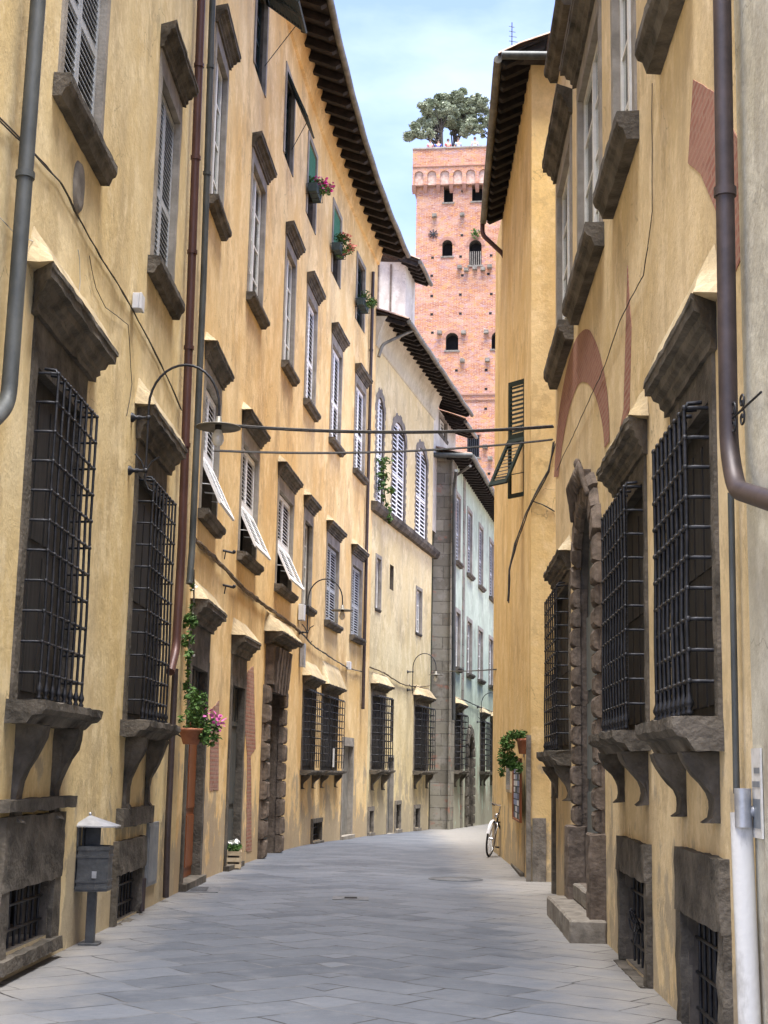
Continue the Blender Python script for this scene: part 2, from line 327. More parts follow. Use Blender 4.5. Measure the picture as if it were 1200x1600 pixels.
# ------------------------------------------------------------------ mesh building
class MB:
    def __init__(s): s.v = []; s.f = []; s.sm = set()
    def add(s, vs, fs, smooth=False):
        o = len(s.v); s.v += [tuple(q) for q in vs]
        for f in fs:
            if smooth: s.sm.add(len(s.f))
            s.f.append(tuple(i+o for i in f))
    def box(s, x0, x1, y0, y1, z0, z1, Mx=None):
        vs = [Vector((x, y, z)) for z in (z0, z1) for y in (y0, y1) for x in (x0, x1)]
        if Mx is not None: vs = [Mx @ q for q in vs]
        s.add(vs, [(0, 2, 3, 1), (4, 5, 7, 6), (0, 1, 5, 4), (2, 6, 7, 3), (0, 4, 6, 2), (1, 3, 7, 5)])
    def rbox(s, x0, x1, y0, y1, z0, z1, b=.02):
        """box whose front (+y) face is cushioned"""
        vs = []
        for (d, y) in ((0, y0), (0, y1-b), (b*.35, y1-b*.35), (b, y1)):
            vs += [(x0+d, y, z0+d), (x1-d, y, z0+d), (x1-d, y, z1-d), (x0+d, y, z1-d)]
        fs = [(0, 1, 2, 3)]
        for k in range(3):
            for i in range(4):
                j = (i+1) % 4; fs.append((4*k+i, 4*k+4+i, 4*k+4+j, 4*k+j))
        fs.append((15, 14, 13, 12)); s.add(vs, fs)
    def prism(s, prof, x0, x1, axis='x', inset=0):
        """closed (y,z) profile swept along x"""
        n = len(prof); vs = []
        ym = max(p[0] for p in prof) or 1
        for x, sg in ((x0, 1), (x1, -1)):
            for (y, z) in prof:
                vs.append((x+sg*inset*(1-y/ym), y, z))
        fs = [tuple(range(n)), tuple(range(2*n-1, n-1, -1))]
        for i in range(n): j = (i+1) % n; fs.append((i, n+i, n+j, j))
        s.add(vs, fs)
    def tube(s, pts, r, n=8, caps=True):
        pts = [Vector(p) for p in pts]; rs = r if isinstance(r, (list, tuple)) else [r]*len(pts)
        up = Vector((0, 0, 1)); vs = []; prev = None
        for i, p in enumerate(pts):
            d = (pts[min(i+1, len(pts)-1)]-pts[max(i-1, 0)])
            if d.length < 1e-9: d = Vector((0, 0, 1))
            d.normalize()
            if prev is None: a = d.cross(up if abs(d.z) < .9 else Vector((1, 0, 0))).normalized()
            else: a = (prev-d*prev.dot(d)).normalized()
            prev = a; b = d.cross(a)
            for k in range(n):
                t = 2*math.pi*k/n; vs.append(p+a*math.cos(t)*rs[i]+b*math.sin(t)*rs[i])
        fs = []
        for i in range(len(pts)-1):
            for k in range(n):
                j = (k+1) % n; fs.append((i*n+k, i*n+j, i*n+n+j, i*n+n+k))
        s.add(vs, fs, n > 4)
        if caps: s.add([vs[k] for k in range(n)], [tuple(range(n-1, -1, -1))]); s.add(vs[-n:], [tuple(range(n))])
    def lathe(s, prof, c=(0, 0, 0), n=16, Mx=None):
        vs = []
        for (r, z) in prof:
            for k in range(n):
                t = 2*math.pi*k/n; q = Vector((c[0]+r*math.cos(t), c[1]+r*math.sin(t), c[2]+z)); vs.append(Mx @ q if Mx is not None else q)
        fs = []
        for i in range(len(prof)-1):
            for k in range(n):
                j = (k+1) % n; fs.append((i*n+k, i*n+j, i*n+n+j, i*n+n+k))
        s.add(vs, fs, True)
    def ball(s, c, r, n=8, sc=(1, 1, 1)):
        prof = [(max(1e-4, math.sin(math.pi*i/n)*r), -math.cos(math.pi*i/n)*r*sc[2]) for i in range(n+1)]; s.lathe(prof, c, n)
WM = {}
def link(o, parent, W):
    SC.collection.objects.link(o); o.parent = parent
    o.matrix_basis = (WM[parent.name].inverted() @ W) if parent else W
    WM[o.name] = W
def build(mb, name, m, parent=None, W=None, rough=0, cut=.08, bev=0):
    W = W or Matrix.Identity(4)
    me = bpy.data.meshes.new(name); me.from_pydata(mb.v, [], mb.f); me.update()
    for i in mb.sm: me.polygons[i].use_smooth = True
    if rough or bev:
        bm = bmesh.new(); bm.from_mesh(me); bmesh.ops.remove_doubles(bm, verts=bm.verts, dist=1e-5)
        if bev: bmesh.ops.bevel(bm, geom=list(bm.edges), offset=bev, segments=1, affect='EDGES', clamp_overlap=True)
        if rough:
            for _ in range(4):
                es = [e for e in bm.edges if e.calc_length() > cut*1.6]
                if not es: break
                bmesh.ops.subdivide_edges(bm, edges=es, cuts=1, use_grid_fill=True)
            off = Vector((random.random()*50, random.random()*50, 0))
            for v in bm.verts:
                q = v.co*6+off; nn = noise.noise_vector(q)*.7+noise.noise_vector(q*3)*.45
                v.co += nn*rough
        bm.to_mesh(me); bm.free()
    me.materials.append(M[m] if isinstance(m, str) else m)
    o = bpy.data.objects.new(name, me); link(o, parent, W); return o
def tag(o, label=None, cat=None, group=None, kind=None):
    if label: o['label'] = label
    if cat: o['category'] = cat
    if group: o['group'] = group
    if kind: o['kind'] = kind
    return o
def thing(name, loc, label, cat, group=None, Mx=None):
    o = bpy.data.objects.new(name, None); o.empty_display_size = .3
    link(o, None, Mx if Mx is not None else Matrix.Translation(loc)); return tag(o, label, cat, group)

# ------------------------------------------------------------------ walls with real openings
def wall(fac, z0, z1, m, parent, s0=None, s1=None, name='wall', rev='reveal', body=9):
    s0 = fac.L[0] if s0 is None else s0; s1 = fac.L[-1] if s1 is None else s1
    S = {round(s0, 4), round(s1, 4)} | {round(q, 4) for q in fac.L if s0 < q < s1}; Z = {round(z0, 4), round(z1, 4)}
    for o in fac.op:
        S |= {round(max(s0, min(s1, o[0])), 4), round(max(s0, min(s1, o[1])), 4)}; Z |= {round(o[2], 4), round(min(z1, o[3]), 4)}
    S = sorted(S); Z = sorted(Z); mb = MB(); rv = MB(); idx = {}
    def vi(i, j, out=0):
        k = (i, j, out)
        if k not in idx:
            idx[k] = len(mb.v); mb.v.append(tuple(fac.P(S[i], out, Z[j])))
        return idx[k]
    flip = fac.side > 0
    for i in range(len(S)-1):
        for j in range(len(Z)-1):
            sc, zc = (S[i]+S[i+1])/2, (Z[j]+Z[j+1])/2
            if any(o[0] < sc < o[1] and o[2] < zc < o[3] for o in fac.op): continue
            f = (vi(i, j), vi(i+1, j), vi(i+1, j+1), vi(i, j+1))
            mb.f.append(f if not flip else f[::-1])
    for o in fac.op:
        a, b, c, d, rise, dep = o
        def q(s, z, out): return tuple(fac.P(s, out, z))
        zs = d-rise
        rv.add([q(a, c, 0), q(a, zs, 0), q(a, zs, -dep), q(a, c, -dep)], [(0, 1, 2, 3)])
        rv.add([q(b, c, 0), q(b, zs, 0), q(b, zs, -dep), q(b, c, -dep)], [(3, 2, 1, 0)])
        rv.add([q(a, c, 0), q(b, c, 0), q(b, c, -dep), q(a, c, -dep)], [(0, 1, 2, 3)])
        if rise <= 0: rv.add([q(a, d, 0), q(b, d, 0), q(b, d, -dep), q(a, d, -dep)], [(3, 2, 1, 0)])
        else:
            N = 12
            pr = []
            for k in range(N+1):
                t = math.pi*(1-k/N); pr.append(((a+b)/2+(b-a)/2*math.cos(t), zs+rise*math.sin(t)))
            for (sa, za), (sb, zb) in zip(pr, pr[1:]):
                mb.add([q(sa, za, 0), q(sb, zb, 0), q(sb, d, 0), q(sa, d, 0)], [(0, 1, 2, 3)])
                rv.add([q(sa, za, 0), q(sb, zb, 0), q(sb, zb, -dep), q(sa, za, -dep)], [(3, 2, 1, 0)])
    # body of the building behind the face
    for s in (s0, s1):
        mb.add([fac.P(s, 0, z0), fac.P(s, -body, z0), fac.P(s, -body, z1), fac.P(s, 0, z1)], [(0, 1, 2, 3)])
    e = [fac.P(s, -body, z) for s in (s0, s1) for z in (z0, z1)]; mb.add(e, [(0, 1, 3, 2)])
    n0 = len(mb.f); mb.add(rv.v, rv.f); o = build(mb, name, m, parent)
    if rev:
        o.data.materials.append(M[rev])
        for i in range(n0, len(mb.f)): o.data.polygons[i].material_index = 1
    return o

# ---- parts of windows, all in local coordinates: x along the wall, y towards the street, z up
PROF = [(0, 0), (.28, 0), (.28, .16), (.42, .24), (.42, .38), (.62, .46), (.70, .62), (.94, .66), (.94, .86), (1, .88), (1, 1), (0, 1)]
def cornice(mb, w, p, z0, h, ext=.14):
    x0, x1 = -w/2-ext, w/2+ext
    pr = [(y*p, z0+z*h) for y, z in PROF]
    mb.prism(pr, x0, x1, inset=ext*.75)
def hood(mb, w, p, z, h, ext=.14):
    x0, x1 = -w/2-ext, w/2+ext; a = min(.3, w*.22)
    mb.add([(x0, p, z), (x1, p, z), (x1, 0, z), (x0, 0, z), (x0+a*.55, 0, z+h), (x1-a*.55, 0, z+h), (x0+a*.7, p*.45, z+h*.62), (x1-a*.7, p*.45, z+h*.62)],
           [(0, 1, 7, 6), (6, 7, 5, 4), (0, 6, 4, 3), (1, 2, 5, 7), (0, 3, 2, 1)])
def leaf(mb, x0, x1, z0, z1, y=0, st=.055, pitch=.068, mid=True, Mx=None):
    t = .04
    def bx(*a): mb.box(*a, Mx=Mx)
    bx(x0, x0+st, y-t, y, z0, z1); bx(x1-st, x1, y-t, y, z0, z1)
    zs = [z0, z1]
    bx(x0+st, x1-st, y-t+.002, y-.002, z0, z0+.09); bx(x0+st, x1-st, y-t+.002, y-.002, z1-.08, z1)
    rng = [(z0+.09, z1-.08)]
    if mid and z1-z0 > 1.2:
        zm = z0+(z1-z0)*.44; bx(x0+st, x1-st, y-t+.002, y-.002, zm-.04, zm+.04); rng = [(z0+.09, zm-.04), (zm+.04, z1-.08)]
    for a, b in rng:
        n = max(1, int((b-a)/pitch)); p = (b-a)/n
        for k in range(n):
            z = a+(k+.5)*p
            q_ = p*(.33 if pitch < .08 else .26); vs = [(x0+st, y-.004, z-q_), (x0+st, y-t+.004, z+q_-.010), (x0+st, y-t+.004, z+q_), (x0+st, y-.004, z-q_+.010)]
            vs += [(x1-st, q[1], q[2]) for q in vs]
            vs = [Vector(q) for q in vs]
            if Mx is not None: vs = [Mx @ q for q in vs]
            mb.add(vs, [(0, 1, 2, 3), (7, 6, 5, 4), (0, 4, 5, 1), (1, 5, 6, 2), (2, 6, 7, 3), (3, 7, 4, 0)])
def shutters(parent, W, w, h, m, y=-.05, flap=0, ang=28, pitch=.068, nleaf=2):
    """two louvred leaves; flap>0: the lower share of each leaf is pushed out, hinged at its top"""
    lw = w/nleaf
    for k in range(nleaf):
        mb = MB(); x0 = -w/2+k*lw+.008; x1 = x0+lw-.016
        z0 = h*flap if flap else .02
        leaf(mb, x0, x1, z0, h-.02, y, mid=not flap, pitch=pitch)
        o = build(mb, 'shutter', m, parent, W)
        if flap:
            fb = MB(); Mx = Matrix.Translation((0, y+.01, z0-.01)) @ Matrix.Rotation(R(ang), 4, 'X')
            leaf(fb, x0, x1, -h*flap+.05, 0, 0, mid=False, Mx=Mx, pitch=pitch)
            for q in (x0+.02, x1-.02):
                fb.tube([Vector((q, y, h*flap*.45)), Mx @ Vector((q, 0, -h*flap*.62))], .006, 5)
            build(fb, 'shutter_flap', m, parent, W)
def casement(parent, W, w, h, m='cream', y=-.16, rows=4, curtain=True, frame=.07):
    mb = MB(); t = .05
    mb.box(-w/2, -w/2+frame, y-t, y, 0, h); mb.box(w/2-frame, w/2, y-t, y, 0, h)
    mb.box(-w/2+frame, w/2-frame, y-t, y, 0, frame+.04); mb.box(-w/2+frame, w/2-frame, y-t, y, h-frame, h)
    mb.box(-.05, .05, y-t+.003, y+.012, frame+.04, h-frame)
    for k in range(1, rows):
        z = h*k/rows
        for a, b in ((-w/2+frame, -.05), (.05, w/2-frame)): mb.box(a, b, y-t+.01, y-.01, z-.018, z+.018)
    build(mb, 'casement', m, parent, W)
    mb = MB(); mb.box(-w/2+frame, w/2-frame, y-t+.020, y-t+.028, frame, h-frame); build(mb, 'pane', 'glass_clear' if curtain else 'glass', parent, W)
    if curtain:
        mb = MB(); n = 24
        for sx in (-1, 1):
            vs = []; 
            for k in range(n+1):
                x = sx*(w/2-frame-(w/2-frame-.03)*k/n*.92); yy = y-.11+.018*math.sin(k*1.9)
                vs += [(x, yy, .08), (x, yy, h-.08)]
            mb.add(vs, [(2*k, 2*k+1, 2*k+3, 2*k+2) for k in range(n)], True)
        build(mb, 'curtain', 'curtain', parent, W)
def gcl():
    m = bpy.data.materials.new('clear_glass'); m.use_nodes = True; b = m.node_tree.nodes['Principled BSDF']
    b.inputs['Base Color'].default_value = (.9, .95, .95, 1); b.inputs['Roughness'].default_value = .02; b.inputs['Transmission Weight'].default_value = 1
    b.inputs['IOR'].default_value = 1.1; b.inputs['Specular IOR Level'].default_value = .6
    return m
M['glass_clear'] = gcl()
def grille(parent, W, w, h, p, nv=8, nh=11, r=.013, feet=True, knots=True, z0=.06, seg=6, belly=0):
    mb = MB(); a = -w/2; b = w/2
    for k in range(nh):
        z = z0+.16+(h-z0-.2)*k/(nh-1)
        q = min(.05, p*.4)
        mb.tube([(a, -.02, z), (a, p-q, z), (a+q*.3, p-q*.3, z), (a+q, p, z), (b-q, p, z), (b-q*.3, p-q*.3, z), (b, p-q, z), (b, -.02, z)], r*.9, seg)
    for i in range(nv):
        x = a+.02+(w-.04)*i/(nv-1)
        top = h+.0
        j = random.uniform(-.006, .006); mb.tube([(x, p+.004, z0), (x+j, p+.010, h*.3), (x-j*.8, p-.002, h*.6), (x, p+.004, top-.06), (x, p-.02, top-.01), (x, p*.35, top+.0)], r, seg)
        if knots:
            for k in range(nh):
                z = z0+.16+(h-z0-.2)*k/(nh-1); mb.ball((x, p+.002, z), r*1.55, 6)
        if feet:
            mb.lathe([(.001, -.01), (r*1.7, 0), (r*1.9, .015), (r*1.1, .035), (r*2.1, .06), (r*2.1, .075), (r*1.2, .11), (r, .13)], (x, p+.004, z0-.04), 8)
    return build(mb, 'grille', 'iron', parent, W)
def sill(parent, W, w, p, th=.14, ext=.16, rough=.0, m='stone', z=0, mould=True):
    mb = MB()
    pr = [(0, z-th), (p*.55, z-th), (p*.72, z-th*.62), (p*.9, z-th*.55), (p, z-th*.35), (p, z), (0, z+.005)]
    mb.prism(pr, -w/2-ext, w/2+ext)
    return build(mb, 'sill', m, parent, W, rough=rough)
def console(mb, x, wd, p, z1, z0, deep=.75):
    """S-shaped bracket from height z1 (top) down to z0"""
    H = z1-z0; out = [(0, z1), (p*deep, z1)]
    for k in range(1, 9):
        t = k/8; y = p*deep*((1-t)**1.5*.86+.16+.10*math.sin(t*math.pi*2.2)); out.append((max(.03, y), z1-H*t*.93))
    out += [(.09, z0), (0, z0)]
    mb.prism(out, x-wd/2, x+wd/2)
def place(fac, xl, xr, yr, xc, yt, yb, out=0):
    a, _ = fac.hit(xl, yr, out); b, _ = fac.hit(xr, yr, out)
    if a > b: a, b = b, a
    _, zt = fac.hit(xc, yt, out); _, zb = fac.hit(xc, yb, out)
    return a, b, zb, zt
def window(bld, fac, box, kind='shut', m='shut_white', depth=.22, rise=0, band=.12, bandm='surround', corn=None, hoodm=None, sillp=.15, sillm='stone',
           brackets=None, grl=None, flap=0, ang=24, rows=4, inner='dark', label=None, rough=0, friez=0, sill_th=.12, sill_ext=.16, name='window', ext=.14, mould=True, cmat='stone', nleaf=2, pitch=.068, hh=.3, pane_y=None):
    s0, s1, z0, z1 = box; w = s1-s0; h = z1-z0; sc = (s0+s1)/2
    fac.op.append((s0, s1, z0, z1, rise, depth))
    W = fac.W(sc, z0)
    # the window itself: its stone surround, standing 2.5 cm proud of the plaster
    mb = MB(); b = band
    if b:
        if rise:
            mb.box(-w/2-b, -w/2+.005, -.05, .03, -.0, h-rise); mb.box(w/2-.005, w/2+b, -.05, .03, 0, h-rise)
            N = 14
            for k in range(N):
                t0, t1 = math.pi*k/N, math.pi*(k+1)/N
                q = lambda t, e: (math.cos(t)*(w/2+e), h-rise+math.sin(t)*(rise+e))
                (x1, y1), (x2, y2), (x3, y3), (x4, y4) = q(t0, 0), q(t1, 0), q(t1, b), q(t0, b)
                mb.add([(x1, .03, y1), (x2, .03, y2), (x3, .03, y3), (x4, .03, y4), (x1, -.05, y1), (x2, -.05, y2), (x3, -.05, y3), (x4, -.05, y4)],
                       [(0, 1, 2, 3), (0, 4, 5, 1), (3, 2, 6, 7)])
        else:
            mb.box(-w/2-b, -w/2+.005, -.05, .025, 0, h+b); mb.box(w/2-.005, w/2+b, -.05, .025, 0, h+b); mb.box(-w/2+.005, w/2-.005, -.05, .025, h-.005, h+b)
            if friez: mb.box(-w/2-b, w/2+b, -.05, .021, h+b, h+b+friez)
    else:
        mb.box(-w/2, w/2, -depth, -depth+.03, 0, h)
    wo = build(mb, name, bandm if b else 'dark', bld, W, rough=rough*.5)
    if label: wo['label'] = label
    # dark room or inner shutters behind
    mb = MB(); mb.box(-w/2-.3, w/2+.3, -depth-.42 if inner == 'dark' else -depth-.03, -depth-.40 if inner == 'dark' else -depth+.0, -.2, h+.2)
    if inner == 'dark':
        mb.box(-w/2-.3, -w/2-.27, -depth-.4, -depth+.01, -.2, h+.2); mb.box(w/2+.27, w/2+.3, -depth-.4, -depth+.01, -.2, h+.2)
        build(mb, 'room_behind', 'dark', wo, W)
    else:
        n = 4
        for k in range(n):
            xa = -w/2+w*k/n; mb.box(xa+.03, xa+w/n-.03, -depth, -depth+.012, .1, h*.46); mb.box(xa+.03, xa+w/n-.03, -depth, -depth+.012, h*.5, h*.93)
        build(mb, 'inner_shutter', inner, wo, W)
    if kind == 'shut': shutters(wo, W, w, h-(rise*.0), m, flap=flap, ang=ang, nleaf=nleaf, pitch=pitch)
    elif kind == 'glass': casement(wo, W, w, h, m, rows=rows, y=-.1 if pane_y is None else pane_y)
    elif kind == 'blind':
        mb = MB(); mb.box(-w/2+.01, w/2-.01, -.03, -.015, h*.42, h-.01); build(mb, 'roller_blind', 'blind_green', wo, W)
    if sillp:
        sill(wo, W, w, sillp, sill_th, sill_ext, rough, sillm, mould=mould)
    if corn:   # (projection, height) sits above the surround
        mb = MB(); cornice(mb, w+2*b, corn[0], h+b+friez, corn[1], ext); build(mb, 'cornice', cmat, wo, W, rough=rough)
        if hoodm:
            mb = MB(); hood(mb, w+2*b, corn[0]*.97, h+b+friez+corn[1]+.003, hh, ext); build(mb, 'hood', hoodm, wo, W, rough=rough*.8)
    if brackets:   # (drop, width, inset)
        for sg in (-1, 1):
            mb = MB(); console(mb, sg*(w/2-brackets[2]), brackets[1], sillp, -sill_th-.003, -sill_th-brackets[0])
            build(mb, 'bracket', sillm, wo, W, rough=rough)
    if grl:
        grille(wo, W, w*grl.get('wf', 1)+grl.get('dw', 0), h*grl.get('hf', 1), grl.get('p', .16), grl.get('nv', 8), grl.get('nh', 11), grl.get('r', .013), grl.get('feet', True), grl.get('knots', True), seg=grl.get('seg', 6))
    return wo
def gz_(Y): return gz(min(Y, 75))
def pipe(parent, fac, pts, out, r, m, name='downpipe', n=10, collars=0, free=None):
    P = []
    for q in pts:
        o = q[2] if len(q) > 2 else out
        s, z = fac.hit(q[0], q[1], o); P.append(fac.P(s, o, z))
    if free: P = free
    # round the elbows
    Q = [P[0]]
    for i in range(1, len(P)-1):
        a, b, c = P[i-1], P[i], P[i+1]; k = min(.16, (a-b).length*.4, (c-b).length*.4)
        p0 = b+(a-b).normalized()*k; p1 = b+(c-b).normalized()*k
        for t in (0, .25, .5, .75, 1): Q.append(p0*(1-t)**2+b*2*t*(1-t)+p1*t*t)
    Q.append(P[-1])
    mb = MB(); mb.tube(Q, r, n)
    o = build(mb, name, m, parent)
    if collars:
        mb = MB()
        a, b = max(((P[i], P[i+1]) for i in range(len(P)-1)), key=lambda t: (t[0]-t[1]).length)
        k = int((b-a).length/collars)
        for i in range(1, k+1):
            c = a+(b-a)*(i/(k+1)); d = (b-a).normalized()
            mb.tube([c-d*.025, c+d*.025], r*1.22, n)
        build(mb, 'collar', m, o)
    return o
def cablething(pts, r, label, m='cable', sag=0, group=None, wob=0, strands=1, n=5, name='cable'):
    mb = MB()
    for st in range(strands):
        Q = []
        off = Vector((0, 0, 0)) if strands == 1 else Vector((random.uniform(-1, 1)*r*1.4, random.uniform(-1, 1)*r*1.4, random.uniform(-1, 1)*r*2.2))
        for i in range(len(pts)-1):
            a, b = Vector(pts[i]), Vector(pts[i+1]); k = max(4, int((b-a).length/.25))
            for j in range(k):
                t = j/k; p = a.lerp(b, t); p.z -= sag*4*t*(1-t)
                if wob: p += noise.noise_vector(p*3+Vector((st*9, 0, 0)))*wob
                Q.append(p+off)
        Q.append(Vector(pts[-1])+off); mb.tube(Q, r, n)
    o = build(mb, name, m); return tag(o, label, 'cable', group)
def fp(fac, x, y, out=.03):
    s, z = fac.hit(x, y, out); return fac.P(s, out, z)
def eave(parent, fac, zw, o, zg, s0=None, s1=None, sp=.5, rw=.12, rd=.13, gut=True, back=5, rise=1.9, gr=.07, board='wood_board'):
    s0 = 0 if s0 is None else s0; s1 = fac.L[-1] if s1 is None else s1
    n = max(2, int((s1-s0)/.25)); S = [s0+(s1-s0)*i/n for i in range(n+1)]
    sl = (zw-zg)/o
    mb = MB(); vs = []
    for s in S: vs += [fac.P(s, -.25, zw+.25*sl+.02), fac.P(s, o, zg+.02), fac.P(s, o, zg+.07), fac.P(s, -.25, zw+.25*sl+.07)]
    fs = []
    for i in range(n):
        for k in range(4): j = (k+1) % 4; fs.append((4*i+k, 4*i+4+k, 4*i+4+j, 4*i+j))
    fs += [(0, 1, 2, 3), tuple(4*n+k for k in (3, 2, 1, 0))]
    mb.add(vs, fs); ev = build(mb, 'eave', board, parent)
    k = int((s1-s0)/sp)
    for i in range(k+1):
        s = s0+.12+(s1-s0-.24)*i/k; W = fac.W(s, 0); mb = MB(); j = random.uniform(-.012, .012)
        pr = [(-.2, zw+.2*sl-rd), (o*.86, zg+.14*o*sl-rd+.0), (o*.97, zg+.03*sl-rd*.45), (o*.97, zg+.018), (-.2, zw+.2*sl+.018)]
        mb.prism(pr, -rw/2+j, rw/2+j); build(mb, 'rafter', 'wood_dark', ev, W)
    # tiled roof above
    mb = MB(); per = .23; m = int((s1-s0)/per*8); vs = []; rows = 3
    S = [s0-.05+(s1-s0+.1)*i/m for i in range(m+1)]
    for i, s in enumerate(S):
        c = abs(math.sin(i*math.pi/8))**.7*.07
        for (u, z) in ((o+.06, zg+.08), (o*.4, zg+.6*o*sl+.12), (-.6, zw+.6*.38+.09), (-back, zw+rise+.09)): vs.append(fac.P(s, u, z+c))
    fs = []
    for i in range(m):
        for k in range(3): a = 4*i+k; fs.append((a, a+4, a+5, a+1))
    mb.add(vs, fs, True); build(mb, 'roof', 'tile', parent)
    if gut:
        mb = MB(); nn = max(2, int((s1-s0)/.5)); mb.tube([fac.P(s0+(s1-s0)*i/nn, o+gr*.9, zg+.0+.02*math.sin(i*1.3)) for i in range(nn+1)], gr, 10); build(mb, 'gutter', 'gutter', parent)
    return ev
def flowers(parent, c, rad, n, m, size=.03, name='flowers'):
    mb = MB()
    for _ in range(n):
        v = Vector((random.gauss(0, 1), random.gauss(0, 1), random.gauss(0, 1))).normalized()*random.random()**.4
        p = Vector(c)+Vector((v.x*rad[0], v.y*rad[1], v.z*rad[2])); q = Euler((random.uniform(-1, 1), random.uniform(-1, 1), random.uniform(0, 6))).to_matrix()
        s = size*random.uniform(.6, 1.2); k = 5
        vs = [p]+[p+q @ Vector((math.cos(i*6.283/k)*s, math.sin(i*6.283/k)*s, .3*s)) for i in range(k)]
        mb.add(vs, [(0, i+1, (i+1) % k+1) for i in range(k)])
    return build(mb, name, m, parent)
def leaves(parent, blobs, n, m='leaf', size=.04, name='foliage', droop=0, asp=.45, W=None):
    mb = MB(); tot = sum(b[3]*b[4]*b[5] for b in blobs)
    for b in blobs:
        for _ in range(max(6, int(n*b[3]*b[4]*b[5]/tot))):
            v = Vector((random.gauss(0, 1), random.gauss(0, 1), random.gauss(0, 1))).normalized()*random.random()**.45
            p = Vector((b[0]+v.x*b[3], b[1]+v.y*b[4], b[2]+v.z*b[5]))
            if noise.noise(p*(2.2/max(b[3], .2)))+.5*noise.noise(p*6/max(b[3], .2)) < -.18: continue
            q = Euler((random.uniform(-1.2, 1.2)-droop, random.uniform(-1.2, 1.2), random.uniform(0, 6.28))).to_matrix(); s = size*random.uniform(.6, 1.3)
            vs = [p+q @ Vector(t)*s for t in ((0, -1, 0), (asp, -.1, .12), (0, 1, -.1), (-asp, -.1, .12))]
            mb.add(vs, [(0, 1, 2, 3)])
    return build(mb, name, m, parent, W)
def vine(label, pts, n, spread, size=.05, flowerm=None, nf=0, W=None):
    t = thing('climbing_plant', pts[0], label, 'plant')
    mb = MB(); P = [Vector(p) for p in pts]; mb.tube(P, .012, 5); build(mb, 'stem', 'trunk', t)
    bl = []
    for a, b in zip(P, P[1:]):
        k = max(1, int((b-a).length/.2))
        for i in range(k): q = a.lerp(b, (i+.5)/k); bl.append((q.x+random.uniform(-.3, .3)*spread, q.y, q.z, spread*random.choice((.25, .5, .9, 1.3)), spread, .12))
    leaves(t, bl, n, size=size)
    if nf: 
        for b in bl[::2]: flowers(t, b[:3], (spread, spread, .15), nf, flowerm, .02)
    return t

# ================================================================== GROUND
def sheet(name, xs, ys, dz, m, kind='structure'):
    mb = MB(); nx = len(xs)
    for y in ys:
        for x in xs: mb.v.append((x, y, gz_(y)+dz))
    for j in range(len(ys)-1):
        for i in range(nx-1): a = j*nx+i; mb.f.append((a, a+1, a+nx+1, a+nx))
    o = build(mb, name, m); tag(o, kind=kind); return o
g = sheet('ground', [-1500, -100, -20, -6, 0, 6, 12, 30, 100, 1500], [-1500, -50, 0, 10, 20, 29, 31, 33, 35, 37, 40, 50, 60, 75, 110, 300, 3000], -.02, 'earth')
g['label'] = 'bare city ground under the buildings'
g = sheet('street', [-6+i*.5 for i in range(37)], [2+i*.5 for i in range(147)], 0, 'paving'); g['label'] = 'grey stone slab paving of the narrow street'

# ================================================================== BUILDING A, left foreground
ZA = 16.5
bA = thing('yellow_house', A.P(6, 0, 0), 'nearest cream yellow house on the left, with bulging window grilles over a litter bin', 'house', 'houses lining the street')
def pz(fac, xl, xr, yr, z0, z1, out=0):
    a, _ = fac.hit(xl, yr, out); b, _ = fac.hit(xr, yr, out); return min(a, b), max(a, b), z0, z1
GA = dict(p=.17, nv=8, nh=11, r=.0125, dw=-.10)
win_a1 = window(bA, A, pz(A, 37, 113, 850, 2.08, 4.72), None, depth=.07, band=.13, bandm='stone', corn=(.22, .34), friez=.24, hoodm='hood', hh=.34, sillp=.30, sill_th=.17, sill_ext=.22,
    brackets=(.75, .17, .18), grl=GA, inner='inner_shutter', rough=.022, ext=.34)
window(bA, A, pz(A, 206, 248, 900, 2.08, 4.72), None, depth=.07, band=.13, bandm='stone', corn=(.22, .34), friez=.24, hoodm='hood', hh=.34, sillp=.30, sill_th=.17, sill_ext=.22,
    brackets=(.75, .17, .18), grl=GA, inner='inner_shutter', rough=.022, ext=.20)
for (xl, xr, yr) in ((97, 161, 80), (242, 274, 300)):
    window(bA, A, pz(A, xl, xr, yr, 7.22, 9.5), 'shut', 'shut_grey', band=.10, bandm='surround', corn=(.2, .28), friez=.18, sillp=.15, sill_th=.20, sill_ext=.22, rough=.015, pitch=.062)
    window(bA, A, pz(A, xl, xr, yr, 12.0, 14.2), 'shut', 'shut_grey', band=.10, bandm='surround', sillp=.16, sill_th=.2, pitch=.08)
def flat_bars(parent, W, w, h, nv, nh, r=.012, y=-.06):
    mb = MB()
    for i in range(nv): x = -w/2+w*(i+.5)/nv; mb.tube([(x, y, -.03), (x, y, h+.03)], r, 6)
    for k in range(nh): z = h*(k+.7)/(nh+.4); mb.tube([(-w/2-.03, y+.004, z), (w/2+.03, y+.004, z)], r*1.1, 6)
    return build(mb, 'bars', 'iron', parent, W)
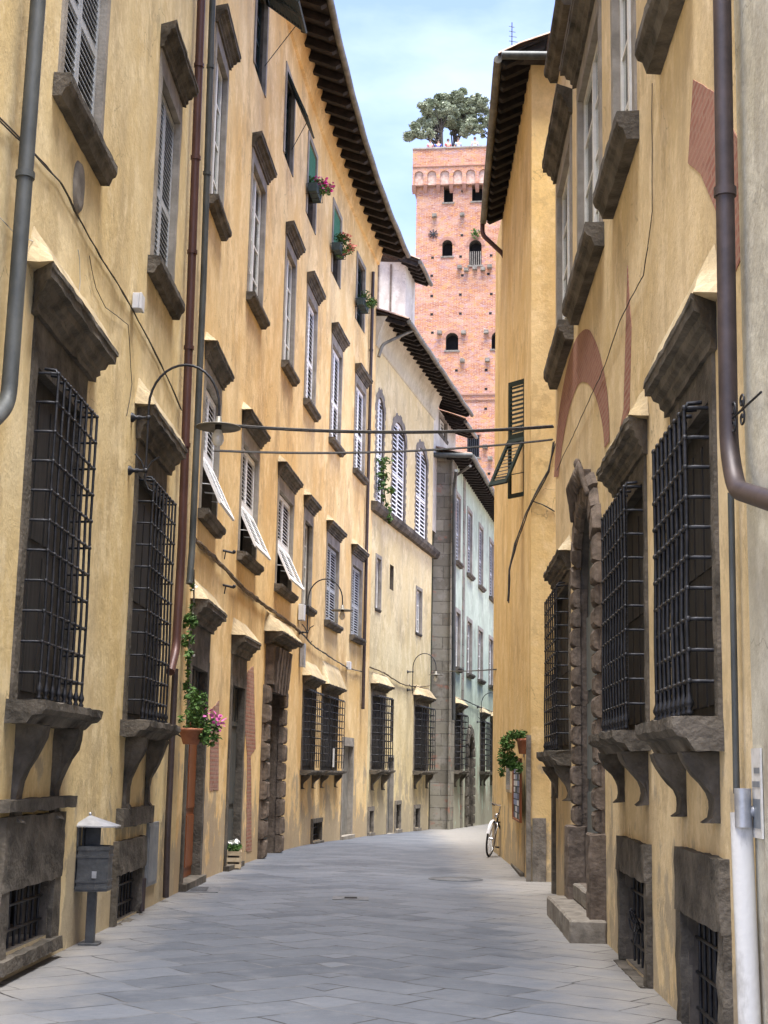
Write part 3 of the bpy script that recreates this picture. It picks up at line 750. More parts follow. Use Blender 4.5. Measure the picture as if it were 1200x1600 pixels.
def basement(bld, fac, box, band=.3, nv=8, nh=2, m='stone', top=.35, rough=.02, curl=False):
    s0, s1, z0, z1 = box; fac.op.append((s0, s1, z0, z1, 0, .25)); w = s1-s0; h = z1-z0; W = fac.W((s0+s1)/2, z0); mb = MB()
    mb.box(-w/2-band, -w/2, -.03, .05, -.02, h); mb.box(w/2, w/2+band, -.03, .053, -.02, h); mb.box(-w/2-band, w/2+band, -.03, .06, h+.002, h+top); mb.box(-w/2-band*.9, w/2+band*.9, -.03, .10, -.12, -.022)
    o = build(mb, 'basement_window', m, bld, W, rough=rough)
    mb = MB(); mb.box(-w/2-.9, w/2+.9, -.8, -.78, -.4, h+.6); mb.box(-w/2-.9, w/2+.9, -.78, -.26, -.03, -.01); mb.box(-w/2-.92, -w/2-.9, -.8, -.26, -.4, h+.6); mb.box(w/2+.9, w/2+.92, -.8, -.26, -.4, h+.6); build(mb, 'cellar_behind', 'dark', o, W)
    flat_bars(o, W, w, h, nv, nh)
    if curl:
        mb = MB()
        for k in range(7):
            a = k*.5-.2; mb.tube([(0, -.03, h*.40), (.10*math.cos(a), 0, h*.40+.10*math.sin(a)), (.17*math.cos(a+.3), .03, h*.40+.17*math.sin(a+.3)), (.19*math.cos(a+.75), .05, h*.4+.19*math.sin(a+.75))], .008, 5)
        build(mb, 'scroll_ornament', 'iron', o, W)
    return o
basement(bA, A, pz(A, 2, 74, 1420, .20, .66), band=.22, top=.55)
basement(bA, A, pz(A, 176, 214, 1410, .02, .50), band=.12, top=.34)
def slab(bld, fac, xl, xr, yr, z0, z1, out, m, name='stone_block', rough=.02, o0=-.02, cut=.08):
    a, _ = fac.hit(xl, yr); b, _ = fac.hit(xr, yr); W = fac.W((a+b)/2, 0); w = abs(b-a)
    mb = MB(); mb.box(-w/2, w/2, o0, out, z0, z1); return build(mb, name, m, bld, W, rough=rough, cut=cut)
slab(bA, A, -6, 101, 1280, 1.245, 1.44-.1, .10, 'stone'); slab(bA, A, 181, 230, 1275, .98, 1.17, .08, 'stone')
mb = MB(); s, z = A.hit(121, 293); W = A.W(s, z); mb.lathe([(.001, .03), (.15, .03), (.17, .0), (.17, -.03)], (0, 0, 0), 24, Matrix.Rotation(R(-90), 4, 'X') @ Matrix.Diagonal((1, 1.45, 1, 1)))
build(mb, 'oval_plaque', 'stone_light', bA, W, rough=.006, cut=.05)
# the grey downpipe at the left edge, the red brown one at the seam
pipe(bA, A, [(64, -60, .14), (13, 630, .14), (-8, 655, .14), (-60, 690, .14)], .14, .058, 'pipe_grey', collars=1.9, n=14)
pipe(bA, A, [(316, -40), (284, 850), (275, 1015), (266, 1050)], .10, .055, 'pipe_red', collars=1.5, n=12)
pipe(bA, A, [(274, 1045), (262, 1300), (259, 1402)], .07, .04, 'pipe_brown')
pipe(bA, A, [(224, 1372), (221, 1424)], .05, .035, 'pipe_brown')
# cabinet door let into the wall
s0, s1, z0, z1 = place(A, 227, 243, 1330, 235, 1285, 1382); W = A.W((s0+s1)/2, z0); w = s1-s0
mb = MB(); mb.box(-w/2, w/2, 0, .03, 0, z1-z0); cb = build(mb, 'meter_cabinet', 'cabinet', bA, W, bev=.004); mb = MB(); mb.box(-w/2+.04, w/2-.04, .03, .036, .04, z1-z0-.04); build(mb, 'cabinet_door', 'cabinet', cb, W)
wall(A, -1, ZA, 'A', bA)
eave(bA, A, ZA, .9, ZA-.3)
mb = MB()
# ================================================================== BUILDING B, the curved ochre house
bB = thing('ochre_house', B.P(0, 0, 0), 'long curved ochre house with three rows of shuttered windows under a dark eave', 'house', 'houses lining the street')
ZB = 17.0
for i, (xl, xr, yr) in enumerate([(332, 351, 190), (391, 412, 350), (445, 460, 450), (478, 493, 540), (517, 532, 610), (554, 569, 670)]):
    opn = i < 3
    window(bB, B, pz(B, xl, xr, yr, 9.62, 12.05), 'glass' if opn else 'shut', 'cream' if opn else 'shut_white', band=.12, corn=(.19, .25), friez=.10, sillp=.16, sill_th=.14, ext=.10, rough=.008, pane_y=-.06, pitch=.10)
for i, (xl, xr, yr) in enumerate([(318, 342, 650), (377, 402, 740), (434, 457, 800), (475, 487, 830), (510, 528, 890), (549, 564, 925)]):
    z0, z1 = (5.15, 7.05)
    kw = dict(flap=.46, ang=25) if i < 3 else {}
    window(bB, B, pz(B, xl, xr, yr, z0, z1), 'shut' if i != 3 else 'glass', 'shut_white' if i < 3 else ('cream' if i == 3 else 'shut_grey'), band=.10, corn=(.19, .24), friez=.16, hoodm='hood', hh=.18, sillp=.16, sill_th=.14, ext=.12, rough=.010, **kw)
# attic row: plain bands, no cornice
att = [(399, 416, 50), (446, 459, 165), (481, 494, 265), (520, 532, 365), (557, 569, 455)]
for i, (xl, xr, yr) in enumerate(att):
    box = pz(B, xl, xr, yr, 13.75, 15.55)
    wo = window(bB, B, box, 'blind' if i in (2, 3) else 'glass', 'shut_green', band=.13, sillp=0, depth=.2, inner='dark')
    s0, s1, z0, z1 = box; w = s1-s0; W = B.W((s0+s1)/2, z0)
    if i < 2:
        fb = MB(); Mx = Matrix.Translation((0, .02, z1-z0)) @ Matrix.Rotation(R(52 if i == 0 else 24), 4, 'X') 
        for k in range(2): leaf(fb, -w/2+k*w/2+.01, -w/2+(k+1)*w/2-.01, -.95 if i == 0 else -1.1, 0, 0, mid=False, Mx=Mx)
        fb.tube([(-w/2+.03, .0, .55), Mx @ Vector((-w/2+.03, 0, -.7))], .008, 5)
        build(fb, 'awning_shutter', 'shut_green', wo, W)
# doors along the street
def door(bld, fac, box, leafm, band=.14, depth=.13, bandm='stone', corn=(.25, .3), friez=.35, hoodm='hood', transom=True, open_=0, label=None, lintel=None, ext=.1, hh=.3, panels=True):
    s0, s1, z0, z1 = box; w = s1-s0; h = z1-z0; fac.op.append((s0, s1, z0-.6, z1, 0, depth)); W = fac.W((s0+s1)/2, z0); b = band
    mb = MB(); mb.box(-w/2-b, -w/2+.006, -depth*.9, .03, -.3, h+b); mb.box(w/2-.006, w/2+b, -depth*.9, .03, -.3, h+b); mb.box(-w/2+.006, w/2-.006, -depth*.9, .034, h-.006, h+b+.003)
    mb.box(-w/2-b, w/2+b, -.2, .024, h+b, h+b+friez); mb.box(-w/2-b-.02, w/2+b+.02, -.3, .10, -.3, .05)
    fr = build(mb, 'doorway', bandm, bld, W, rough=.008)
    if label: fr['label'] = label
    mb = MB(); mb.box(-w/2-.1, w/2+.1, -1.0, -.98, -.3, h+.1); mb.box(-w/2-.1, -w/2-.08, -.98, -depth, -.3, h+.1); mb.box(w/2+.08, w/2+.1, -.98, -depth, -.3, h+.1); build(mb, 'hallway_behind', 'dark', fr, W)
    hd = h*.78 if transom else h
    Mx = Matrix.Identity(4) if not open_ else Matrix.Translation((-fac.near*w/2*1.0, -depth*.75, 0)) @ Matrix.Rotation(R(open_), 4, 'Z') @ Matrix.Translation((fac.near*w/2, depth*.75, 0))
    mb = MB(); y = -depth*.75; mb.box(-w/2+.01, w/2-.01, y-.05, y, .06, hd, Mx=Mx)
    if panels:
        for k in range(2):
            for (a, c) in ((.2, .9), (1.0, hd-.12)):
                if c > a: xa = -w/2+.06+k*(w/2-.02); mb.box(xa, xa+w/2-.12, y, y+.018, a, c, Mx=Mx)
    dl = build(mb, 'door', leafm, fr, W)
    if transom:
        mb = MB(); mb.box(-w/2, w/2, y-.04, y+.02, hd, hd+.07); mb.box(-w/2, w/2, y-.02, y-.01, hd+.07, h); build(mb, 'transom', 'door_grey', fr, W)
        mb = MB()
        for k in range(5): x = -w/2+w*(k+.5)/5; mb.tube([(x, y+.03, hd+.07), (x, y+.03, h)], .008, 5)
        build(mb, 'bars', 'iron', fr, W)
    if corn:
        mb = MB(); cornice(mb, w+2*b, corn[0], h+b+friez, corn[1], ext); build(mb, 'cornice', 'stone', fr, W, rough=.012)
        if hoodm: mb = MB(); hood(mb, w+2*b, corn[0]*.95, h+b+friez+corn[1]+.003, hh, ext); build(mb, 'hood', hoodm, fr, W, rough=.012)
    return fr
door(bB, B, pz(B, 288, 314, 1250, 0.05, 2.98), 'door_orange', friez=.42, transom=True, band=.15, bandm='stone')
door(bB, B, pz(B, 357, 376, 1200, 0.03, 2.95), 'door_grey', friez=.35, transom=True, band=.14)
door(bB, B, pz(B, 535, 550, 1200, -.08, 2.25), 'roller', friez=.1, transom=False, band=.12, corn=None, panels=False, bandm='surround')
# the rusticated portal
def portal(bld, fac, box, depth, bw, bp, nb, m, leafm, arch=0, name='portal', base=0, gap=.02, crest=False, keyrows=0, rough=.015, wdep=.5, cush=.05):
    s0, s1, z0, z1 = box; w = s1-s0; h = z1-z0; fac.op.append((s0, s1, z0-.6, z1, arch, depth)); W = fac.W((s0+s1)/2, z0)
    mb = MB(); hs = h-arch
    if arch: mb.box(-w/2+.01, w/2-.01, -depth*.8, .03, -.3, -.018)
    else: mb.box(-w/2-bw*.55, w/2+bw*.55, -depth*.8, bp*.34, h-.006, h+.2)
    fr = build(mb, name, m, bld, W, rough=.006)
    for xa, xb in ((-w/2-bw*.95, -w/2+.006), (w/2-.006, w/2+bw*.95)): mb = MB(); mb.box(xa, xb, -depth*.8, bp*.35, -.3, hs); build(mb, 'jamb', m, fr, W, rough=.006)
    zb = base; bh = (hs-zb)/nb
    for sg in (-1, 1):
        if base:
            mb = MB(); xa, xb = sorted((sg*(w/2-.03), sg*(w/2+bw+.03))); mb.box(xa, xb, -depth*.5, bp+.06, -.3, base-.004); build(mb, 'plinth', m, fr, W, rough=rough, bev=.015)
        for k in range(nb):
            z = zb+k*bh; l = bw*(1 if k % 2 else .86)
            xa, xb = sorted((sg*(w/2-.04), sg*(w/2+l))); mb = MB(); mb.rbox(xa, xb, .002, bp+random.uniform(-.01, .01), z+gap/2, z+bh-gap/2, cush)
            # side towards the opening is cushioned as well
            xi = sg*(w/2-.04); xo = sg*(w/2)
            build(mb, 'rusticated_block', m, fr, W, rough=rough*.6, cut=.07)
    if arch:
        N = nb//2+5
        for k in range(N):
            t0, t1 = math.pi*k/N+.012, math.pi*(k+1)/N-.012
            def q(t, e): return (math.cos(t)*(w/2+e), hs+math.sin(t)*(arch+e))
            e1 = bw*(1 if k % 2 else .86)
            (x1, y1), (x2, y2), (x3, y3), (x4, y4) = q(t0, -.04), q(t1, -.04), q(t1, e1), q(t0, e1); c = Vector(((x1+x3)/2, bp, (y1+y3)/2))
            mb = MB(); A4 = [Vector((x, 0.002, y)) for x, y in ((x1, y1), (x2, y2), (x3, y3), (x4, y4))]
            B4 = [Vector((p.x, bp-cush, p.z)) for p in A4]; C4 = [Vector((p.x, bp, p.z)).lerp(c, .25) for p in A4]
            vs = A4+B4+C4; fs = [(3, 2, 1, 0), (8, 9, 10, 11)]
            for r_ in (0, 4):
                for i in range(4): j = (i+1) % 4; fs.append((r_+i, r_+4+i, r_+4+j, r_+j))
            mb.add(vs, [tuple(reversed(f)) for f in fs]); build(mb, 'voussoir', m, fr, W, rough=rough*.6, cut=.07)
            mb = MB()
    y = -depth*.9
    mb = MB(); mb.box(-w/2-.3, w/2+.3, y-.06, y, -.3, h+.1)
    for k in range(2):
        for (a, c) in ((.25, 1.0), (1.15, 2.0), (2.15, min(h, 3.1)-.1)):
            xa = -w/2+.06+k*w/2; mb.box(xa, xa+w/2-.12, y, y+.025, a, c)
    build(mb, 'door', leafm, fr, W)
    return fr, W, w, h
pb = pz(B, 411, 434, 1200, 0, 3.15)
fr, W, w, h = portal(bB, B, pb, .2, .34, .13, 9, 'stone_warm', 'door_grey', rough=.02)
mb = MB(); mb.box(-w/2-.15, w/2+.15, 0, .16, h+.02, h+.75)
for k in range(5):
    x = -w/2+w*(k+.5)/5; mb.add([(x-.09, .17, h-.12), (x+.09, .17, h-.12), (x+.13, .24, h+.72), (x-.13, .24, h+.72), (x-.09, .0, h-.1), (x+.09, .0, h-.1), (x+.13, .0, h+.72), (x-.13, .0, h+.72)], [(0, 1, 2, 3), (0, 3, 7, 4), (1, 5, 6, 2), (0, 4, 5, 1), (3, 2, 6, 7)])
build(mb, 'fan_keystones', 'stone_warm', fr, W, rough=.02)
mb = MB(); cornice(mb, w+.5, .38, h+.76, .22, .2); build(mb, 'cornice', 'stone', fr, W, rough=.02)
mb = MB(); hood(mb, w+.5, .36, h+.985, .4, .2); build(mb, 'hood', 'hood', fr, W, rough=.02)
GB = dict(p=.20, nv=7, nh=10, r=.010, knots=False, feet=False, dw=.02)
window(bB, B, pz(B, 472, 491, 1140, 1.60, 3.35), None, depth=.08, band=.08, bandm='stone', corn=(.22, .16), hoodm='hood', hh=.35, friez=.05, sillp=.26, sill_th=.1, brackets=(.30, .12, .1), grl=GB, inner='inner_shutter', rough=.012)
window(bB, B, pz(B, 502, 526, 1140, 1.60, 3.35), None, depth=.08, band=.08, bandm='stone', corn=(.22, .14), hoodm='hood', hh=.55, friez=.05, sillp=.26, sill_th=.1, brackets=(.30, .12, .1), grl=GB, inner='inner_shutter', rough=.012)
basement(bB, B, pz(B, 486, 500, 1290, .02, .42), band=.06, top=.1, nv=5, rough=.01)
mb = MB()
n = 80
prof = [(0.0, ZB-.52), (.06, ZB-.5), (.10, ZB-.30), (.17, ZB-.10), (.20, ZB+.02), (0, ZB+.04)]; vs = []
for i in range(n+1):
    s = B.L[-1]*i/n
    for (o_, z_) in prof: vs.append(B.P(s, o_, z_))
k = len(prof); mb.add(vs, [(i*k+j, i*k+k+j, i*k+k+(j+1) % k, i*k+(j+1) % k) for i in range(n) for j in range(k)]+[tuple(range(k))]); build(mb, 'cove_moulding', 'B', bB)
wall(B, -1, ZB, 'B', bB)
eave(bB, B, ZB+.04, .86, 16.72, sp=.62, rw=.15, rd=.17)
# exposed brick on the ground floor wall
def patch(bld, fac, pts, m='brick_patch', out=.006, name='exposed_brick', thick=.03, rag=0):
    P = [fac.hit(*p) for p in pts]; Q = []
    if rag:
        for i in range(len(P)):
            a, b = Vector(P[i]), Vector(P[(i+1) % len(P)]); k = max(1, int((b-a).length/.08))
            for j in range(k):
                q = a.lerp(b, j/k); q += Vector((noise.noise(Vector((q.x*7, q.y*7, 1))), noise.noise(Vector((q.x*7, q.y*7, 9)))))*rag; Q.append(q)
        P = Q
    mb = MB(); n = len(P); vs = [fac.P(s, out, z) for s, z in P]+[fac.P(s, out-thick, z) for s, z in P]
    mb.add(vs, [tuple(range(n))]+[(i, n+i, n+(i+1) % n, (i+1) % n) for i in range(n)]); return build(mb, name, m, bld)
patch(bB, B, [(329, 1110), (342, 1095), (341, 1235), (327, 1235)], rag=.03)
patch(bB, B, [(386, 1050), (396, 1040), (399, 1170), (392, 1180), (393, 1330), (384, 1330), (386, 1180), (381, 1120)], rag=.04)
pipe(bB, B, [(334, -60), (318, 440), (300, 860), (296, 912)], .09, .045, 'pipe_grey', collars=2.2)
pipe(bB, B, [(583, 425), (574, 800), (567, 1108)], .08, .05, 'pipe_brown', collars=2.5)

# ================================================================== BUILDING C, sand coloured
bC = thing('sand_house', C.P(0, 0, gz_(41)), 'sand coloured house with arched white shuttered windows above a stone ledge, beyond the ochre house', 'house', 'houses lining the street')
ZC = 14.85
CX = Fac([(-.33, 41), (-.33+2.08*1.6, 41+14.4)], 1)
def shut_arch(wo, W, w, h, rise, m): pass
for i, (xl, xr, yr, m_) in enumerate([(588, 599, 700, 'shut_white'), (613, 633, 745, 'shut_white'), (650, 667, 780, 'shut_white')]):
    window(bC, C, pz(C, xl, xr, yr, 9.35, 12.45 if i else 12.6), 'shut', m_, rise=.55, band=.0, sillp=0, depth=.12, pitch=.125)
    s0, s1, z0, z1 = pz(C, xl, xr, yr, 9.35, 12.45 if i else 12.6); w = s1-s0; mb = MB(); W = C.W((s0+s1)/2, z0)
    # toothed bare brick round the arch
    for sg in (-1, 1):
        for k in range(20):
            z = .1+k*.13; l = .13 if k % 2 else .22; xa, xb = sorted((sg*w/2, sg*(w/2+l))); mb.box(xa, xb, -.02, .006, z, z+.12)
    N = 12
    for k in range(N):
        t0, t1 = math.pi*k/N, math.pi*(k+1)/N; e = .24 if k % 2 else .3; q = lambda t, e: (math.cos(t)*(w/2+e), .006, z1-z0-.55+math.sin(t)*(.55+e))
        mb.add([q(t0, 0), q(t1, 0), q(t1, e), q(t0, e)], [(0, 1, 2, 3)])
    build(mb, 'exposed_brick', 'stone_light', bC, W)
s0, _ = C.hit(579, 775); s1, _ = C.hit(679, 865); mb = MB(); Lc = s1-s0
mb.prism([(0, 9.0), (.12, 9.02), (.2, 9.14), (.22, 9.26), (0, 9.28)], -Lc/2, Lc/2); build(mb, 'stone_ledge', 'stone', bC, C.W((s0+s1)/2, 0), rough=.02, cut=.15)
for (xl, xr, yt, yb) in ((587, 594, 872, 952), (650, 658, 922, 990)):
    window(bC, C, place(C, xl, xr, (yt+yb)/2, (xl+xr)/2, yt, yb), 'glass', 'cream', band=.10, sillp=.05, sill_th=.08, sill_ext=.05, depth=.16, rows=3, pane_y=-.07)
for (xl, xr, yt, yb) in ((609, 615, 883, 922), (610, 615, 1092, 1158)):
    a = place(C, xl, xr, (yt+yb)/2, (xl+xr)/2, yt, yb); C.op.append((*a, 0, .14)); mb = MB(); mb.box(-(a[1]-a[0])/2, (a[1]-a[0])/2, -.15, -.14, 0, a[3]-a[2]); build(mb, 'blocked_window', 'C', bC, C.W((a[0]+a[1])/2, a[2]))
GC = dict(p=.26, nv=7, nh=10, r=.014, knots=False, feet=False, dw=.05)
for (xl, xr) in ((580, 600), (647, 668)):
    window(bC, C, pz(C, xl, xr, 1140, 1.65, 3.75), None, depth=.08, band=.10, bandm='stone_light', corn=(.26, .18), hoodm='hood', hh=.35, friez=.05, sillp=.34, sill_th=.12, brackets=(.45, .16, .16), grl=GC, inner='inner_shutter', rough=.02)
a = place(C, 605, 613, 1235, 609, 1183, 1290); door(bC, C, (a[0], a[1], -.25, a[3]), 'door_grey', band=.06, friez=0, transom=False, corn=None, bandm='surround')
for (xl, xr, yt, yb) in ((575, 581, 1267, 1297), (617, 624, 1257, 1292), (647, 654, 1263, 1290)):
    a = place(C, xl, xr, yt, (xl+xr)/2, yt, yb); basement(bC, C, (a[0], a[1], a[2]-.05, a[3]), band=.08, top=.12, nv=4, nh=2, m='stone_light', rough=.01)
mb = MB(); s0, _ = C.hit(676, 700); LC = 9.0
prof = [(0, 13.95), (.04, 13.97), (.10, 14.3), (.22, 14.65), (.36, 14.85), (0, 14.87)]
mb.prism(prof, -LC/2-.15, LC/2+.1); build(mb, 'cove_moulding', 'R0', bC, C.W(LC/2-.0, 0))
wall(C, -1.5, ZC, 'C', bC, s1=9.05)
eave(bC, CX, ZC+.1, .95, 14.62, s0=-.15, s1=11.2, sp=.5)
pipe(bC, C, [(641, 492, .95), (592, 522, .12), (585, 530, .1)], .1, .05, 'gutter', free=[C.P(.6, .98, 14.6), C.P(-.05, .2, 14.0), C.P(-.15, .12, 13.6)])
# white upper storeys seen over the roofs
def upper(label, x0, x1, Y, y_top, y_bot, depth, o_, col_='white_wall', slope=.2, cat='house'):
    P0 = at_depth(x0, y_top, Y); P1 = at_depth(x1, y_top, Y); f = Fac([(P0.x, Y), (P0.x+slope*depth, Y+depth)], 1)
    t = thing('white_house', (P0.x, Y, gz_(Y)), label, cat, 'houses lining the street')
    return t, f, P0, P1
# storey above building C: its end wall faces the camera
zt = at_depth(600, 418, 46).z; xr_ = at_depth(634, 440, 46).x
U = Fac([(-2.5, 46), (xr_, 46)], 1); US = Fac([(xr_, 46.0), (xr_+.35, 47.7)], 1)
bU = thing('white_house', (xr_, 46, gz_(46)), 'whitish weathered upper storey rising behind the ochre house roof', 'house', 'houses lining the street')
wall(U, 10, zt+.2, 'white_wall', bU); wall(US, 10, zt+.2, 'white_wall', bU, name='side_wall')
for k, xx in enumerate((-.25, .32, .5)):
    mb = MB(); mb.box(xx-.03, xx+.03, 0, .05, 14, zt+.1); build(mb, 'corner_post', 'stone_warm', bU, Matrix.Translation((xr_-.75, 45.99, 0)) @ Matrix.Rotation(math.pi, 4, 'Z') if k == 0 else Matrix.Translation((xr_-.6, 45.99, 0)) @ Matrix.Rotation(math.pi, 4, 'Z'))
eave(bU, US, zt+.2, .50, zt, s0=-.5, sp=.4)
# ================================================================== BUILDING D, pale green with a stone corner
bD = thing('green_house', D.P(0, 0, gz_(50.6)), 'pale green house with grey stone corner and green downpipe, at the street bend', 'house', 'houses lining the street')
ZD = 12.75
xa = at_depth(676, 1000, 50.58).x-.02; xb = 2.45
DE = Fac([(xa, 50.58), (xb, 50.58)], 1)
wall(DE, -1.5, ZD, 'ashlar', bD, name='stone_corner_wall')
slab(bD, D, 703.5, 710, 1000, -1, ZD-.1, .03, 'ashlar', name='corner_quoins', rough=0)
for r_, (z0, z1) in enumerate(((9.15, 11.6), (5.35, 7.35))):
    for k, (xl, xr) in enumerate(((711.5, 718), (730, 736.5), (748, 754), (764.8, 770.5), (780.5, 786)) if r_ == 0 else ((711.5, 718), (729.5, 736.5), (747, 753.7), (764, 770), (780, 786))):
        window(bD, D, pz(D, xl, xr, 870 if r_ == 0 else 1010, z0, z1), 'glass' if r_ else 'shut', 'cream' if r_ else 'shut_grey', band=.14, sillp=.16, sill_th=.14, depth=.2, hoodm=None, pitch=.12, pane_y=-.08, bandm='surround')
for (xl, xr) in ((709.5, 720), (750, 757), (766, 772), (782, 787)):
    window(bD, D, pz(D, xl, xr, 1170, 1.7, 3.7), None, depth=.08, band=.10, bandm='stone', corn=(.24, .2), hoodm='hood', hh=.25, friez=.05, sillp=.32, sill_th=.12, brackets=(.45, .16, .16), grl=dict(p=.26, nv=6, nh=9, r=.016, knots=False, feet=False, dw=.05, seg=5), inner='inner_shutter', rough=0)
pp = pz(D, 728, 736.5, 1220, -.3, 3.1); portal(bD, D, pp, .3, .35, .12, 7, 'stone', 'door_grey', arch=.9, rough=0)
slab(bD, D, 721.5, 724.5, 1000, -1, ZD-.1, .03, 'ashlar', name='stone_strip', rough=0)
wall(D, -2, ZD, 'D', bD)
eave(bD, D, ZD+.02, .66, 12.72, s0=-.35, sp=.5, gr=.09)
mb = MB(); mb.tube([(xa-.2, 50.0, 12.72), (xb+.65, 49.98, 12.72)], .09, 10); mb.box(xa-.2, xb+.6, 50.05, 50.6, 12.72, 12.82); build(mb, 'gutter', 'pipe_grey', bD)
pipe(bD, D, [(713, 735, .3), (709.5, 760, .1), (709, 1125, .1)], .1, .06, 'pipe_grey', collars=3)
pipe(bD, D, [(735, 728, .7), (714, 742, .1)], .1, .05, 'gutter')
# white wall that carries on above the green house
V = Fac([tuple(CX.P(9.07, -.02))[:2], tuple(CX.P(13.6, -.02))[:2]], 1)
bV = thing('white_house', V.P(0, 0, gz_(52)), 'white upper storey with a small window, peeping over the green house roof', 'house', 'houses lining the street')
wa = place(V, 686, 698, 668, 692, 655, 682); window(bV, V, wa, 'glass', 'cream', band=.08, sillp=.05, depth=.12)
wall(V, 10, 14.6, 'white_wall', bV); eave(bV, V, 14.62, .75, 14.35, s0=2.0, sp=.45)
# ================================================================== RIGHT SIDE, near house
bR = thing('beige_house', R1.P(2, 0, 0), 'near beige yellow house on the right, with the stone portal and iron window cages', 'house', 'houses lining the street')
ZR = 15.5
for i, (xl, xr, yr) in enumerate([(1040, 1075, 60), (961, 991, 90), (906, 939, 250), (873, 893, 400)]):
    window(bR, R1, pz(R1, xl, xr, yr, 7.30, 9.85), 'glass', 'cream', band=.15, corn=(.22, .34), friez=.14, sillp=.20, sill_th=.26, sill_ext=.26, rough=.012, depth=.2, pane_y=-.05, cmat='stone', ext=.2, brackets=None, sillm='stone', bandm='surround')
    window(bR, R1, pz(R1, xl, xr, yr, 11.9, 14.0), 'glass', 'cream', band=.15, sillp=.2, sill_th=.2, depth=.3, pane_y=-.14)
GR = dict(p=.165, nv=8, nh=10, r=.0145, dw=-.06)
window(bR, R1, pz(R1, 1060, 1119, 900, 1.96, 3.93), None, depth=.07, band=.12, bandm='stone', corn=(.18, .30), friez=.16, hoodm='hood', hh=.38, sillp=.30, sill_th=.20, sill_ext=.14,
    brackets=(.42, .17, .10), grl=GR, inner='inner_shutter', rough=.014, ext=.24, sillm='stone')
wm = window(bR, R1, pz(R1, 969, 1010, 900, 1.96, 4.0), None, depth=.07, band=.10, bandm='stone', corn=(.18, .28), friez=.10, hoodm='hood', hh=.28, sillp=.30, sill_th=.16, sill_ext=.14,
    brackets=(.42, .17, .10), grl=dict(GR, nv=9, r=.012), inner='inner_shutter', rough=.024, ext=.20, sillm='stone')
window(bR, R1, pz(R1, 870, 891, 1000, 1.90, 4.02), None, depth=.07, band=.10, bandm='stone', corn=(.18, .24), friez=.04, hoodm='hood', hh=.22, sillp=.28, sill_th=.18, sill_ext=.10,
    brackets=(.42, .17, .10), grl=dict(GR, nv=7, nh=12, r=.011), inner='inner_shutter', rough=.028, ext=.12, sillm='stone')
# fine wire mesh inside the middle cage
s0, s1, z0, z1 = pz(R1, 969, 1010, 900, 1.96, 4.0); W = R1.W((s0+s1)/2, z0); mb = MB(); ww = s1-s0
for k in range(38): x = -ww/2+.02+(ww-.04)*k/37; mb.tube([(x, .15, .1), (x, .15, z1-z0)], .0022, 3)
for k in range(60): z = .1+(z1-z0-.1)*k/59; mb.tube([(-ww/2+.02, .152, z), (ww/2-.02, .152, z)], .0022, 3)
build(mb, 'wire_mesh', 'iron', wm, W)
basement(bR, R1, pz(R1, 978, 1016, 1470, .03, .78), band=.14, top=.30, nv=6, nh=3, m='stone', curl=True)
basement(bR, R1, pz(R1, 1076, 1134, 1500, -.05, .72), band=.18, top=.42, nv=7, nh=3, m='stone', rough=.02)
# the great portal
pp = pz(R1, 907, 938, 1000, .42, 4.62)
ARC = .85
fr, W, w, h = portal(bR, R1, pp, .10, .34, .10, 12, 'stone_warm', 'door_portal', arch=ARC, base=.62, rough=.02, cush=.05, gap=.012)
fr['label'] = 'tall arched stone portal with cushioned blocks and a carved crest'
mb = MB()
for k in range(9):
    a = math.pi*(.5+(k-4)*.055); 
    mb.tube([(math.cos(a)*(w/2+.28), .10, h-ARC+math.sin(a)*(ARC+.16)), (math.cos(a)*(w/2+.24)*.8, .17, h+.28), (math.cos(a)*.18, .13, h+.44)], [.030, .032, .012], 7)
mb.ball((0, .13, h+.44), .045, 8, (1, 1, 1.6)); mb.box(-.22, .22, 0, .10, h+.20, h+.34); build(mb, 'carved_crest', 'stone_warm', fr, W, rough=.012, cut=.05)
mb = MB(); mb.box(-w/2-.42, w/2+.42, .0, .36, -.48, -.20); build(mb, 'step', 'stone_light', fr, W, rough=.014, bev=.02)
mb = MB(); mb.box(-w/2-.02, w/2+.02, -.35, .10, -.196, -.02); build(mb, 'step', 'stone_light', fr, W, rough=.014, bev=.015)
# faded brick arches showing in the plaster
def arch_band(bld, fac, pxo, pxi, name='exposed_brick', out=.005):
    """outer and inner outlines given in the picture, both walked from left foot to right foot"""
    n = 28
    def walk(P):
        Q = [Vector(fac.hit(*p)) for p in P]; Q = spline([tuple(q) for q in Q], 6); L_ = [0]
        for a, b in zip(Q, Q[1:]): L_.append(L_[-1]+(b-a).length)
        R_ = []
        for k in range(n+1):
            t = L_[-1]*k/n; i = max(j for j in range(len(L_)) if L_[j] <= t+1e-9); i = min(i, len(Q)-2)
            R_.append(Q[i].lerp(Q[i+1], (t-L_[i])/max(1e-6, L_[i+1]-L_[i])))
        return R_
    a, b = walk(pxo), walk(pxi); mb = MB()
    wob = lambda q, k: q+Vector((noise.noise(Vector((q.x*6, q.y*6, k))), noise.noise(Vector((q.x*6, q.y*6, k+5)))))*.012
    vs = [fac.P(wob(q, 1).x, out, wob(q, 1).y) for q in a]+[fac.P(wob(q, 2).x, out, wob(q, 2).y) for q in b]
    mb.add(vs, [(i, i+1, n+2+i, n+1+i) for i in range(n)]); return build(mb, name, 'brick_faded', bld)
M['brick_faded'] = brick('faded_brick', (.27, .11, .08), (.35, .17, .125), (.34, .21, .155), 1.2, .065, .25,
    [(2.2, .42, .6, (.36, .20, .145), .7, (1, 1, 1)), (9, .55, .65, (.24, .12, .09), .5, (1, 1, 1))], .5)
